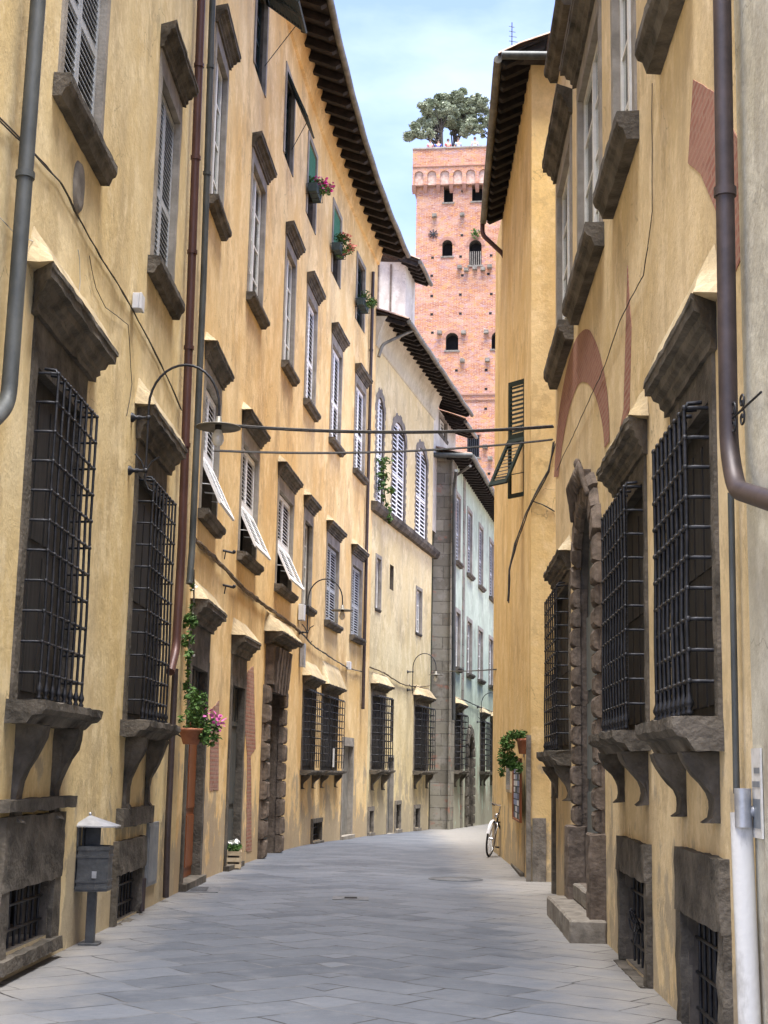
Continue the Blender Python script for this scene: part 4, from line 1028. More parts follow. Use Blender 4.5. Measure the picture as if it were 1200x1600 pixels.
arch_band(bR, R1, [(866, 745), (872, 660), (883, 590), (898, 535), (917, 514), (934, 540), (948, 600), (953, 660), (953, 690)],
          [(873, 745), (880, 690), (890, 640), (903, 603), (915, 597), (927, 610), (938, 645), (944, 680), (945, 700)])
patch(bR, R1, [(975, 640), (981, 415), (985, 480), (987, 510), (984, 640), (975, 672), (969, 672)], 'brick_faded', rag=.008)
patch(bR, R1, [(1084, 124), (1117, 144), (1163, 235), (1169, 380), (1150, 425), (1142, 400), (1118, 325), (1096, 272), (1076, 255)], 'brick_faded', rag=.008)
wall(R1, -1, ZR, 'R1', bR)
eave(bR, R1, ZR, .8, ZR-.3)
slab(bR, R1, 866.5, 868.2, 1000, -1, 3.0, .05, 'stone', name='stone_dado', rough=0)
# pipes on it
pipe(bR, R1, [(1127, -80), (1139, 700), (1150, 765), (1260, 800)], .13, .052, 'pipe_brown', n=16, collars=2.2)
pipe(bR, R1, [(1142, 770), (1151, 1240)], .05, .019, 'pipe_grey', n=8)
mb = MB(); s, z = R1.hit(1158, 1262, .1)
P0 = R1.P(s, .09, z); mb.tube([P0+Vector((0, 0, .10)), P0-Vector((0, 0, .10))], .045, 12); mb.tube([P0-Vector((0, 0, .02)), P0+Vector((.10, 0, -.02))], .03, 8); build(mb, 'pipe_coupling', 'zinc', bR)
pipe(bR, R1, [(1158, 1270), (1173, 1640)], .09, .058, 'pipe_white', n=16)
# ---- narrow pale house at the right margin
b0 = thing('grey_house', R0.P(1, 0, 0), 'pale grey plastered house cut off by the right edge', 'house', 'houses lining the street')
R0.op.append((R0.L[-1]-.75, R0.L[-1]-.28, -.5, 1.25, 0, .15))
mb = MB(); mb.box(-.23, .23, -.14, -.12, -.3, 1.25); build(mb, 'metal_hatch', 'cabinet', b0, R0.W(R0.L[-1]-.515, 0))
wall(R0, -1, ZR+.3, 'R0', b0)
# ---- warm yellow house behind it
bY = thing('yellow_house', R2.P(0, 0, 0), 'warm yellow house at the right bend, with green shutters and a tall gutter eave', 'house', 'houses lining the street')
Z2 = 13.55
RE = Fac([(2.3445, 22.596), (6, 22.55)], 1)
box = place(R2, 798, 816, 690, 806, 590, 772)
ws = window(bY, R2, box, None, band=.0, sillp=0, depth=.2, inner='dark')
# tall green shutter leaf standing open, its lower part pushed up like an awning
s0, s1, z0, z1 = box; w = s1-s0; h = z1-z0
c0 = R2.hit(806, 690)[0]
lw = .44; h = 2.05
ex = Vector((-.61, .79, 0)); ey = Vector((-.79, -.61, 0))
Wn = Matrix(((ex.x, ey.x, 0, 2.385), (ex.y, ey.y, 0, 23.9), (0, 0, 1, 6.25), (0, 0, 0, 1)))
mb = MB(); leaf(mb, 0, lw, h*.5, h, 0, mid=False, st=.06, pitch=.075); mb.box(0, .055, -.04, 0, 0, h*.5); mb.box(lw-.055, lw, -.04, 0, 0, h*.5); mb.box(.055, lw-.055, -.038, -.002, 0, .07); build(mb, 'shutter', 'shut_green', ws, Wn)
mb = MB(); Mx = Matrix.Translation((0, .012, h*.5)) @ Matrix.Rotation(R(27), 4, 'X')
leaf(mb, 0, lw, -h*.47, 0, 0, mid=False, Mx=Mx, st=.06, pitch=.075); mb.tube([(.03, 0, .4), Mx @ Vector((.03, 0, -h*.4))], .008, 5); mb.tube([(lw-.03, 0, .4), Mx @ Vector((lw-.03, 0, -h*.4))], .008, 5)
build(mb, 'awning_shutter', 'shut_green', ws, Wn)
a = place(R2, 808, 822, 1105, 815, 1062, 1150); window(bY, R2, a, 'glass', 'shut_grey', band=.06, bandm='surround', sillp=0, depth=.2)
a = place(R2, 808, 822, 1240, 815, 1183, 1365); dY = door(bY, R2, (a[0], a[1], 0, a[3]), 'door_grey', band=.06, friez=0, corn=None, transom=False, bandm='stone', depth=.2)
slab(bY, RE, 832, 853, 1330, -.3, .95, .03, 'stone_light', name='stone_quoin', rough=.012)
slab(bY, RE, 822, 829, 1300, -.3, 2.2, .06, 'stone_light', name='corner_guard', rough=.012)
mb = MB(); s, z = R2.hit(797, 1190)
wall(R2, -1, Z2, 'R2', bY); wall(RE, -1, Z2, 'R2', bY, name='end_wall')
eave(bY, R2, Z2+.05, .52, 13.35, s0=-.3, s1=6.9, sp=.42, gr=.07, rw=.14)
mb = MB(); mb.tube([(1.80, 22.2, 13.36), (3.6, 22.16, 13.36)], .07, 10); build(mb, 'gutter', 'pipe_grey', bY)
mb = MB(); mb.box(1.88, 4, 22.25, 22.59, 13.40, 13.46); build(mb, 'eave_board', 'wood_board', bY)
pf = R2.P(6.9, .6, 13.3)
pipe(bY, R2, [], 0, .05, 'pipe_red', free=[pf, pf-Vector((0, 0, .25)), R2.P(6.75, .10, 12.5), R2.P(6.72, .09, 4), R2.P(6.72, .09, .1)], collars=3)
mb = MB(); P0 = Vector((2.0, 22.5, 13.5)); mb.tube([P0, P0+Vector((0, 0, .62))], .008, 5)
for k in range(4): mb.tube([P0+Vector((-.05, 0, .28+.09*k)), P0+Vector((.10-.02*k, 0, .26+.09*k))], .005, 5)
tag(build(mb, 'roof_antenna', 'iron'), 'small dark antenna on the tiled roof of the right hand yellow house', 'antenna')
R3 = Fac([(3.3, 30.5), (5.7, 50), (8.4, 70)], -1)  # unseen house added to shade the far street, kept low and pale
bH = thing('unseen_house', R3.P(0, 0, gz_(31)), 'unseen house added round the bend to shade the far street, behind the warm yellow one', 'house', 'houses lining the street')
wall(R3, -2, 6.5, 'white_wall', bH); eave(bH, R3, 6.5, .4, 6.3, sp=2)
# card display
s0, s1, z0, z1 = place(R2, 808.5, 820.5, 1235, 815, 1186, 1283, .05); W = R2.W((s0+s1)/2, z0, .10); w = s1-s0; h = z1-z0
t = thing('postcard_display', None, 'narrow framed display of blue and white postcards beside the shop doorway', 'display board', Mx=W)
mb = MB(); f = .03
for bx in ((-w/2, w/2, 0, .04, 0, f), (-w/2, w/2, 0, .04, h-f, h), (-w/2, -w/2+f, .001, .04, f, h-f), (w/2-f, w/2, .001, .04, f, h-f)): mb.box(*bx)
build(mb, 'frame', 'door_orange', t, W); mb = MB(); mb.box(-w/2+f, w/2-f, .0, .015, f, h-f); build(mb, 'board', 'pot_dark', t, W)
cm = [mat('postcard_'+n_, c_, .5, scale=30, c2=c2_) for n_, c_, c2_ in (('blue', (.05, .10, .30), (.35, .42, .55)), ('white', (.5, .5, .52), (.7, .7, .7)), ('navy', (.02, .03, .10), (.12, .14, .25)))]
nc, nr = 4, 9
for i in range(nc):
    for j in range(nr):
        if random.random() < .12: continue
        cw = (w-2*f)/nc; ch = (h-2*f)/nr; mb = MB(); x = -w/2+f+cw*(i+.5); z = f+ch*(j+.5)
        mb.box(x-cw*.42, x+cw*.42, .016, .019, z-ch*.4, z+ch*.4); build(mb, 'postcard', random.choice(cm), t, W)
s0, s1, z0, z1 = place(R2, 798, 805, 1220, 801, 1185, 1238, .05); W = R2.W((s0+s1)/2, z0, .02); w = s1-s0; h = z1-z0
t = thing('wall_showcase', None, 'narrow wooden wall showcase hanging under the fern, left of the postcards', 'showcase', Mx=W)
mb = MB(); mb.box(-w/2, w/2, 0, .12, 0, h); build(mb, 'case', 'crate', t, W, bev=.006); mb = MB(); mb.box(-w/2+.05, w/2-.05, .12, .123, .05, h-.05); build(mb, 'pane', 'glass', t, W)

# ================================================================== TOWER
bT = thing('brick_tower', (5.5, 96, gz_(75)), 'tall square medieval brick tower with holm oaks growing on its top', 'tower')
ZT = at_depth(700, 285, 93).z
HT = at_depth(700, 229, 92.6).z
for (xl, xr, yt, yb, arch, bars) in ((693.5, 708, 283, 316, .28, 0), (737.6, 753.7, 281, 314, .28, 0), (691, 707, 375, 400, .33, 0), (733, 752.5, 375, 414, .42, 1), (782, 801, 374, 397, .36, 0), (696.5, 716, 520, 547, .4, 0), (768, 789, 518, 545, .42, 0), (730, 749, 680, 714, .0, 1)):
    a = place(T, xl, xr, (yt+yb)/2, (xl+xr)/2, yt, yb); T.op.append((*a, arch, .7)); w = a[1]-a[0]; h = a[3]-a[2]; W = T.W((a[0]+a[1])/2, a[2]); mb = MB()
    if arch:
        N = 12
        for k in range(N):
            t0, t1 = math.pi*k/N, math.pi*(k+1)/N; q = lambda t, e, y: (math.cos(t)*(w/2+e), y, h-arch+math.sin(t)*(arch+e))
            mb.add([q(t0, 0, .03), q(t1, 0, .03), q(t1, .22, .03), q(t0, .22, .03), q(t0, .22, -.02), q(t1, .22, -.02)], [(0, 1, 2, 3), (3, 2, 5, 4)])
    if not mb.v: mb.box(-w/2-.1, w/2+.1, -.02, .06, h+.01, h+.12)
    wo = build(mb, 'window', 'brick_faded', bT, W); mb = MB(); mb.box(-w/2-.1, w/2+.1, -.02, .06, -.12, -.01); build(mb, 'sill', 'stone_light', wo, W)
    mb = MB(); mb.box(-w/2-.1, w/2+.1, -.72, -.70, -.1, h+.1); build(mb, 'room_behind', 'dark', wo, W)
    if bars:
        mb = MB(); hb = h*(.55 if arch else 1)
        for k in range(6): x = -w/2+w*(k+.5)/6; mb.box(x-.03, x+.03, -.06, 0, 0, hb)
        build(mb, 'railing', 'stone_light' if arch else 'iron', wo, W)
wall(T, 0, ZT+.5, 'tower', bT)
# corbelled head: rows of little arches under a wider parapet
p0, p1 = T.P(-.26, .32), T.P(T.L[-1]+.26, .32)
T2 = Fac([(p0.x, p0.y), (p1.x, p1.y)], 1)
za = at_depth(700, 289, 93).z; zb = at_depth(700, 267, 93).z
wd = T2.L[-1]/9
for k in range(9):
    c = wd*(k+.5); T2.op.append((c-.31, c+.31, za, zb, .31, .13))
    mb = MB(); mb.box(-.33, .33, -.20, -.125, za-.01, zb+.02); build(mb, 'arch_infill', 'arch_infill', bT, T2.W(c, 0))
wall(T2, za, HT, 'tower', bT, name='parapet', rev='brick_faded', body=8.3)
mb = MB(); vs = [T2.P(s_, o_, z_) for z_ in (za+.005, za+.12) for s_, o_ in ((.01, -.14), (T2.L[-1]-.01, -.14), (T2.L[-1]-.01, -8.29), (.01, -8.29))]; mb.add(vs, [(0, 1, 2, 3), (7, 6, 5, 4), (0, 4, 5, 1), (1, 5, 6, 2), (2, 6, 7, 3), (3, 7, 4, 0)]); build(mb, 'corbel_slab', 'brick_faded', bT)
for k in range(10):
    c = min(max(wd*k, .09), T2.L[-1]-.09); mb = MB()
    mb.add([(-.13, .02, za+.02), (.13, .02, za+.02), (-.11, -.34, za-.5), (.11, -.34, za-.5), (-.13, -.34, za+.02), (.13, -.34, za+.02), (-.13, -.12, za-.3), (.13, -.12, za-.3)], [(0, 1, 7, 6), (6, 7, 3, 2), (4, 5, 1, 0), (4, 0, 6), (4, 6, 2), (1, 5, 7), (5, 3, 7)])
    build(mb, 'corbel', 'brick_faded', bT, T2.W(c, 0))
mb = MB(); Wl = T2.L[-1]; mb.box(-Wl/2-.03, Wl/2+.03, -.3, .06, HT, HT+.10); build(mb, 'coping', 'surround', bT, T2.W(Wl/2, 0))
zz = at_depth(700, 261, 93).z; mb = MB(); mb.box(-Wl/2-.01, Wl/2+.01, 0, .05, zz, zz+.07); build(mb, 'string_course', 'brick_faded', bT, T2.W(Wl/2, 0))
for (yy, hh_) in ((617, .10), (625, .08)):
    z = at_depth(700, yy, 93).z; mb = MB(); mb.box(-T.L[-1]/2, T.L[-1]/2, 0, .07, z, z+hh_); build(mb, 'string_course', 'brick_patch', bT, T.W(T.L[-1]/2, 0))
mb = MB(); mb.box(2.95, 9, 93.6, 101, HT-1.15, HT-1.05); build(mb, 'terrace', 'stone_light', bT)
def c1(x, y): return 560+x/4.8, 400+y/4.8
def c6(x, y): return 620+x/6, 300+y/6
for p in [c1(550, 148), c1(780, 145), c1(975, 135), c1(550, 300), c1(765, 290), c1(997, 285), c1(550, 437), c1(765, 432), c1(990, 430), c1(555, 575), c1(735, 858), c1(958, 855), c1(732, 1002), c1(957, 997), c1(955, 1145), c6(335, 615), c6(598, 605), c6(885, 595), c6(610, 405), (653+70, 299), (760, 700), (764, 740)]:
    s, z = T.hit(*p); mb = MB(); mb.box(-.09, .09, -.02, .012, -.08, .08); build(mb, 'putlog_hole', 'dark', bT, T.W(s, z))
for p in [c6(355, 230), c6(615, 222), c1(760, 90), c1(810, 110), c1(875, 98), c1(935, 105), c1(985, 85), c1(610, 580), c1(790, 580), c1(960, 575), c1(590, 790), c1(780, 790), c1(968, 785), (758, 699), (766, 717)]:
    s, z = T.hit(*p); mb = MB(); mb.box(-.15, .15, -.1, .32, -.1, .12); build(mb, 'corbel_stone', 'stone_light', bT, T.W(s, z), rough=.02)
s, z = T.hit(677, 366); mb = MB()
for k in range(8): a = k*math.pi/4; mb.tube([(0, .06, 0), (math.cos(a)*.34, .05, math.sin(a)*.34)], .035, 5)
build(mb, 'anchor_star', 'iron', bT, T.W(s, z))
s, z = T.hit(743, 366, .1); q = T.P(s, .2, z); t = thing('wall_plant', q, 'small green tuft growing from the tower wall above the barred window', 'plant'); leaves(t, [(q.x, q.y, q.z, .35, .15, .4)], 160, size=.10)

# ---- holm oaks on the tower
def oak(px, py, Y, crowns, label, n=7000, size=.15):
    b = at_depth(px, py, Y); base = Vector((b.x, Y, HT-1.05)); t = thing('holm_oak', base, label, 'tree', 'holm oaks on the tower')
    bl = []
    for (x, y, r, dy) in crowns: c = at_depth(x, y, Y+dy); k = r*Y/2250*1.03; bl.append((c.x, c.y, c.z, k, k, k*.8))
    mb = MB(); top = Vector((base.x+.15, base.y, max(q[2] for q in bl)-.6))
    mid = base.lerp(top, .45)+Vector((.12, 0, 0)); mb.tube([base, base.lerp(mid, .5)+Vector((-.08, 0, 0)), mid, top], [.17, .14, .11, .04], 8)
    for q in bl:
        for _ in range(3):
            e = Vector((q[0]+random.uniform(-.6, .6)*q[3], q[1]+random.uniform(-.6, .6)*q[3], q[2]+random.uniform(-.3, .5)*q[5])); s_ = base.lerp(top, random.uniform(.3, .7)); m_ = s_.lerp(e, .5)+Vector((0, 0, .25)); mb.tube([s_, m_, e], [.07, .045, .012], 5)
    build(mb, 'trunk', 'trunk', t)
    sub = []
    for q in bl:   # each mass breaks into clumps
        for _ in range(16):
            v = Vector((random.gauss(0, 1), random.gauss(0, 1), random.gauss(0, 1))).normalized()*random.uniform(.45, 1.0); r = q[3]*random.uniform(.22, .40)
            sub.append((q[0]+v.x*q[3], q[1]+v.y*q[4], q[2]+v.z*q[5], r, r, r*.7))
    leaves(t, sub, n, 'leaf_oak', size, 'crown')
    return t
oak(686, 222, 95.4, [(662, 198, 22, 0), (672, 176, 24, 0), (688, 164, 24, 1), (650, 208, 16, -1), (684, 192, 22, 1), (640, 213, 11, 0), (668, 208, 12, -1), (700, 178, 22, 0)], 'largest holm oak with a broad crown on the tower\'s left corner', 34000, .14)
oak(708, 222, 96.5, [(712, 156, 23, 0), (726, 176, 22, 0), (706, 182, 20, 0), (738, 158, 15, 0), (732, 200, 17, -1), (714, 200, 14, 0)], 'rounded holm oak in the middle of the tower top', 24000, .14)
oak(776, 224, 96, [(757, 165, 15, 0), (766, 188, 15, 0), (750, 204, 13, 0), (788, 170, 17, 0), (744, 186, 13, 0)], 'thin see-through holm oak at the tower\'s right, half hidden by the eave', 9000, .12)

# ---- people
def person(label, base, yaw, shirt, pants, pose='stand', hat=None, group=None, sc=1.0):
    W = Matrix.Translation(base) @ Matrix.Rotation(yaw, 4, 'Z') @ Matrix.Scale(sc, 4)
    t = thing('person', None, label, 'person', group, Mx=W)
    if pose == 'lean': arm = {'el': (0.27, .12, 1.10), 'ha': (.08, .34, 1.08)}
    else: arm = {'el': (.25, -.02, 1.12), 'ha': (.24, .10, .88)}
    J = [((0, 0, .94), .125), ((0, 0, 1.12), .115), ((0, .01, 1.32), .14), ((0, .0, 1.46), .06), ((0, .015, 1.52), .052), ((0, .02, 1.60), .082), ((0, .02, 1.69), .078)]
    E = [(0, 1), (1, 2), (2, 3), (3, 4), (4, 5), (5, 6)]
    for sx in (-1, 1):
        k = len(J); J += [((sx*.10, 0, .86), .085), ((sx*.11, .015, .48), .055), ((sx*.11, -.01, .09), .038), ((sx*.12, .14, .04), .032)]; E += [(0, k), (k, k+1), (k+1, k+2), (k+2, k+3)]
        k = len(J); e, h_ = arm['el'], arm['ha']; J += [((sx*.175, 0, 1.40), .055), ((sx*e[0], e[1], e[2]), .038), ((sx*h_[0], h_[1], h_[2]), .026), ((sx*h_[0]*.95, h_[1]+.08, h_[2]-.01), .020)]; E += [(2, k), (k, k+1), (k+1, k+2), (k+2, k+3)]
        f0 = k+3
        for q, dx in enumerate((-.025, -.008, .009, .025)): 
            c = J[f0][0]; J.append(((c[0]+dx, c[1]+.06+.008*(q in (1, 2)), c[2]-.02), .009)); E.append((f0, len(J)-1))
        c = J[k+2][0]; J.append(((c[0]-sx*.04, c[1]+.05, c[2]), .010)); E.append((k+2, len(J)-1))
    def skin(name, js, es, m, parent, grow=0, root=0):
        me = bpy.data.meshes.new(name); me.from_pydata([j[0] for j in js], es, []); o = bpy.data.objects.new(name, me); link(o, parent, W)
        md = o.modifiers.new('skin', 'SKIN'); md.use_smooth_shade = True
        for i, v in enumerate(me.skin_vertices[0].data): v.radius = (js[i][1]+grow, js[i][1]*.8+grow); v.use_root = i == root
        o.modifiers.new('sub', 'SUBSURF').levels = 1; me.materials.append(M[m]); return o
    skin('body', J, E, 'skin', t)
    up_ = [J[0], J[1], J[2]]; es = [(0, 1), (1, 2)]
    for k in (11, 23) if False else [i for i, j in enumerate(J) if abs(abs(j[0][0])-.175) < 1e-6]:
        m_ = len(up_); a, b = J[k], J[k+1]; mid = tuple((a[0][q]*.4+b[0][q]*.6) for q in range(3)); up_ += [a, (mid, .046)]; es += [(2, m_), (m_, m_+1)]
    skin('shirt', up_, es, shirt, t, .014)
    lo = [J[0]]; es = []
    for k in [i for i, j in enumerate(J) if abs(abs(j[0][0])-.10) < 1e-6 and j[0][2] == .86]:
        m_ = len(lo); lo += [J[k], J[k+1], J[k+2]]; es += [(0, m_), (m_, m_+1), (m_+1, m_+2)]
    skin('trousers', lo, es, pants, t, .012)
    mb = MB(); mb.lathe([(.001, .125), (.06, .11), (.094, .05), (.097, 0), (.085, -.05)], (0, .002, 1.66), 12); build(mb, 'hair', hat or 'hair', t, W)
    
    for sx in (-1, 1): mb = MB(); mb.ball((sx*.033, .094, 1.655), .012, 6); build(mb, 'eye', 'hair', t, W)
    mb = MB(); mb.ball((0, .108, 1.625), .016, 6, (1, 1, 1.5)); build(mb, 'nose', 'skin', t, W)
    return t
for n_, c_ in (('shirt_pink', (.55, .22, .24)), ('shirt_blue', (.03, .08, .42)), ('shirt_white', (.65, .65, .64)), ('shirt_red', (.45, .12, .10)), ('trousers_dark', (.03, .035, .05)), ('shirt_pale_blue', (.35, .45, .60))): M[n_] = mat(n_, c_, .85, var=.08)
for (px, sh, lb) in ((671, 'shirt_pink', 'person in a pink top at the parapet under the oak, leftmost of the row'), (684, 'shirt_blue', 'person in a bright blue shirt at the tower parapet'), (699, 'shirt_red', 'person in a red top beside the one in blue on the tower'),
                     (715, 'shirt_pale_blue', 'person in a pale blue shirt on the tower, fourth along the parapet'), (741, 'shirt_white', 'person in white, furthest right along the tower parapet')):
    c = at_depth(px, 214, 93.2); s_ = T2.hit(px, 226)[0]; c = T2.P(s_, -.52); person(lb, (c.x, c.y, HT-.82), R(180+random.uniform(-25, 25)), sh, 'trousers_dark', group='visitors on the tower', sc=random.uniform(.97, 1.04))
s, z = T.hit(783, 545); q = T.P(s, -.32, z-.85); person('person in a white shirt leaning out of an arched tower window', (q.x, q.y, q.z), R(180), 'shirt_white', 'trousers_dark', 'lean', 'hair')

# ================================================================== STREET LAMPS
def lamp(label, fac, px, py_hi, py_lo, reach=.93, copy=None, zd=None):
    s, zl = fac.hit(px, py_lo); _, zh = fac.hit(px, py_hi); W = fac.W(s, zl); H_ = 0.70 if zd is None else zd
    t = thing('street_lamp', None, label, 'street lamp', 'bracket lamps along the street', Mx=W)
    if copy:
        for ch in copy.children:
            c = ch.copy(); SC.collection.objects.link(c); c.parent = t; c.matrix_basis = ch.matrix_basis.copy(); WM[c.name] = W @ ch.matrix_basis
        return t
    mb = MB(); Y0 = .18; top = H_+.62
    arc = [(0, Y0, -.12), (0, Y0, .0), (0, Y0, H_)]
    n_ = 16
    for k in range(1, n_): a = math.pi*(1-k/n_); arc.append((0, Y0+(reach-Y0)/2+(reach-Y0)/2*math.cos(a), H_+math.sin(a)*.46))
    arc.append((0, reach, H_-.02)); arc.append((0, reach, H_-.16)); mb.tube(arc, .014, 8)
    build(mb, 'arched_arm', 'iron', t, W)
    for z in (0, H_*.82):
        mb = MB(); mb.lathe([(.055, 0), (.05, .02), (.02, .05), (.028, .09), (.014, .12), (.022, .18)], (0, 0, 0), 10, Matrix.Translation((0, 0, z)) @ Matrix.Rotation(R(-90), 4, 'X')); mb.ball((0, .18, z), .03, 8); build(mb, 'wall_mount', 'iron', t, W)
    mb = MB(); mb.tube([(0, .18, -.02), (0, .24, .10), (0, .32, .15)], .010, 6); mb.tube([(0, .18, -.02), (0, .13, .10), (0, .06, .18)], .010, 6); mb.tube([(0, .18, -.12), (0, .22, -.2), (0, .27, -.22), (0, .29, -.18)], .009, 6)
    build(mb, 'scroll_leaves', 'iron', t, W)
    mb = MB(); mb.lathe([(.001, -.10), (.03, -.105), (.035, -.17), (.05, -.185), (.235, -.215), (.24, -.225), (.05, -.195), (.001, -.195)], (0, reach, H_), 28); build(mb, 'shade', 'lamp_shade', t, W)
    mb = MB(); mb.lathe([(.03, -.20), (.035, -.25), (.06, -.31), (.065, -.36), (.045, -.41), (.001, -.43)], (0, reach, H_), 14); build(mb, 'bulb', 'bulb', t, W)
    mb = MB(); mb.lathe([(.032, -.19), (.036, -.20), (.036, -.25), (.03, -.255)], (0, reach, H_), 12); build(mb, 'lamp_holder', 'iron', t, W)
    return t
L1 = lamp('nearest bracket lamp, its bare bulb hanging before the red brown pipe', A, 201, 650, 735)
lamp('bracket lamp on the ochre wall beside the white junction box', B, 467, 940, 988, copy=L1)
lamp('bracket lamp on the sand coloured wall, above a caged window', C, 636, 1035, 1078, copy=L1)
lamp('farthest bracket lamp, on the pale green wall', D, 745, 1110, 1128, copy=L1)

# ================================================================== CABLES AND BOXES
a = fp(A, 288, 628, .3); b = fp(R1, 866, 665, .02)
for k, (ya, yb) in enumerate(((628, 664), (676, 686))):
    a = B.P(.3, .25, B.hit(318, ya, .25)[1]); b = R1.P(R1.hit(866, yb)[0], .02, R1.hit(866, yb)[1])
    cablething([a, b], .016 if k == 0 else .011, 'thicker upper overhead cable spanning the street' if k == 0 else 'thinner lower overhead cable spanning the street', sag=.10, group='cables over the street', strands=2, name='overhead_cable')
a = C.P(8.9, .1, C.hit(675, 1049)[1]); b = R2.P(6.7, .1, R2.hit(790, 1052)[1])
cablething([a, b], .014, 'distant overhead cable from the stone corner to the right hand downpipe', sag=.04, group='cables over the street', name='overhead_cable')
cablething([fp(A, x, y) for x, y in ((-30, 160), (0, 187), (50, 235), (95, 285), (140, 372), (200, 470), (232, 530), (262, 590), (283, 640))], .007, 'black cable bundle running down the near yellow wall', wob=.014, strands=2)
cablething([fp(A, x, y, .02) for x, y in ((0, 340), (30, 372), (60, 380), (85, 400), (122, 490))]+[fp(A, 125, 440, .02), fp(A, 122, 390, .02)], .004, 'thin white wire hanging in a loop over the cornice', 'pipe_white', wob=.01)
cablething([fp(A, x, y, .02) for x, y in ((140, 400), (150, 450), (165, 480), (200, 508), (207, 600), (198, 650))], .004, 'thin wire dropping to the lamp bracket', wob=.01)
cablething([fp(B, x, y, .05) for x, y in ((303, 842), (330, 868), (352, 890), (385, 925), (412, 945), (440, 965), (466, 985))], .016, 'thick old cable bundle crossing the ochre wall', 'cable_light', wob=.025, strands=5)
cablething([fp(B, x, y, .05) for x, y in ((466, 985), (490, 1010), (520, 1030), (545, 1045), (566, 1050))], .010, 'cable run from the lamp to the brown downpipe', wob=.02, strands=3)
cablething([fp(C, x, y, .05) for x, y in ((578, 1043), (600, 1052), (625, 1068), (636, 1072), (655, 1074), (672, 1072))], .012, 'cable run on the sand coloured wall', 'cable_light', wob=.02, strands=3)
cablething([fp(D, x, y, .05) for x, y in ((712, 1090), (725, 1093), (745, 1102), (765, 1110), (786, 1117))], .014, 'cable run on the pale green wall', wob=.02, strands=2)
cablething([fp(R1, x, y) for x, y in ((1012, 385), (1005, 430), (968, 502), (945, 570), (905, 660), (870, 735))], .005, 'thin cable slanting across the beige wall over the red arch', wob=.01)
cablething([fp(R1, x, y, .012) for x, y in ((1019, 130), (1019, 330), (1012, 385))], .004, 'thin vertical wire below the upper stone sill', wob=.006)
cablething([fp(RE, x, y, .04) for x, y in ((866, 690), (858, 735), (830, 785), (823, 800), (805, 850), (796, 890), (794, 940))], .010, 'cable bundle hanging down the warm yellow end wall', wob=.02, strands=3)
cablething([fp(RE, x, y, .03) for x, y in ((830, 783), (848, 790), (866, 800))], .009, 'short cable branch to the portal house', wob=.01, strands=2)
def boxthing(fac, px, py, w, h, d, label, m='box_white', name='junction_box', out=.02):
    s, z = fac.hit(px, py); W = fac.W(s, z, out); t = thing(name, None, label, 'junction box', Mx=W)
    mb = MB(); mb.box(-w/2, w/2, 0, d*.7, -h/2, h/2); build(mb, 'housing', m, t, W, bev=.006); mb = MB(); mb.box(-w/2-.004, w/2+.004, d*.7+.002, d, -h/2-.004, h/2+.004); build(mb, 'lid', m, t, W, bev=.006); return t
boxthing(A, 206, 473, .17, .17, .10, 'square white junction box on the near yellow wall')
boxthing(B, 466, 957, .24, .34, .12, 'tall white junction box beside the ochre wall lamp')
boxthing(B, 541, 1040, .2, .2, .1, 'small white box hanging on the cables left of the brown downpipe')
boxthing(B, 468, 1024, .18, .5, .10, 'pale fixture hanging below the ochre wall lamp', 'zinc', 'wall_fixture')
s, z = B.hit(520, 1184, .22); W = B.W(s, z, .235); mb = MB(); mb.box(-.11, .11, 0, .006, -.22, .22); tag(build(mb, 'paper_notice', 'paper', None, W), 'white paper notice fixed to the second ochre wall cage', 'notice')
for (x, y) in ((348, 862), (348, 916)):
    s, z = B.hit(x, y); mb = MB(); mb.tube([(0, 0, .02), (0, .10, .0), (0, .18, -.02)], .02, 6); mb.ball((0, .18, 0), .03, 6); mb.tube([(0, .05, .02), (0, .03, -.12)], .01, 5); build(mb, 'wall_hook', 'iron', bB, B.W(s, z))

# scroll bracket right
s, z = R1.hit(1178, 660, .05) ; mb = MB(); W = R0.W(R0.L[-1]-.1, z, .12)
q = R1.hit(1141, 657, .12)
Pn = R1.P(q[0], .12, q[1])
mb = MB()
d = Vector((.02, -1, 0)).normalized()
mb.tube([Pn, Pn+d*.6], .007, 5)
def scroll(c, r, a0, turns, sgn=1):
    P = []
    for k in range(22): t_ = k/21; a = a0+sgn*turns*2*math.pi*t_; rr = r*(1-.75*t_); P.append(c+d*(math.cos(a)*rr)+Vector((0, 0, math.sin(a)*rr)))
    mb.tube(P, .006, 5)
for sg in (-1, 1):
    for x_ in (.07, .24): scroll(Pn+d*x_+Vector((0, 0, sg*.045)), .05, -sg*1.57, 1.3, sg)
tag(build(mb, 'scroll_bracket', 'iron'), 'wrought iron scroll bracket at the right margin beside the brown downpipe', 'bracket')
# poster
s = R0.L[-1]-.05
mb = MB(); W = R0.W(R0.L[-1]-.12, 1.3, .004); mb.box(-.10, .10, 0, .01, 0, .46); t = build(mb, 'poster', 'paper', None, W); tag(t, 'weathered poster pasted on the grey wall at the right margin', 'poster')
mb = MB(); mb.box(-.08, .08, .0105, .0125, .05, .20); mb.box(-.08, .08, .0105, .0125, .26, .29); mb.box(-.08, .04, .0105, .0125, .33, .36); build(mb, 'faded_print', 'cabinet', t, W)

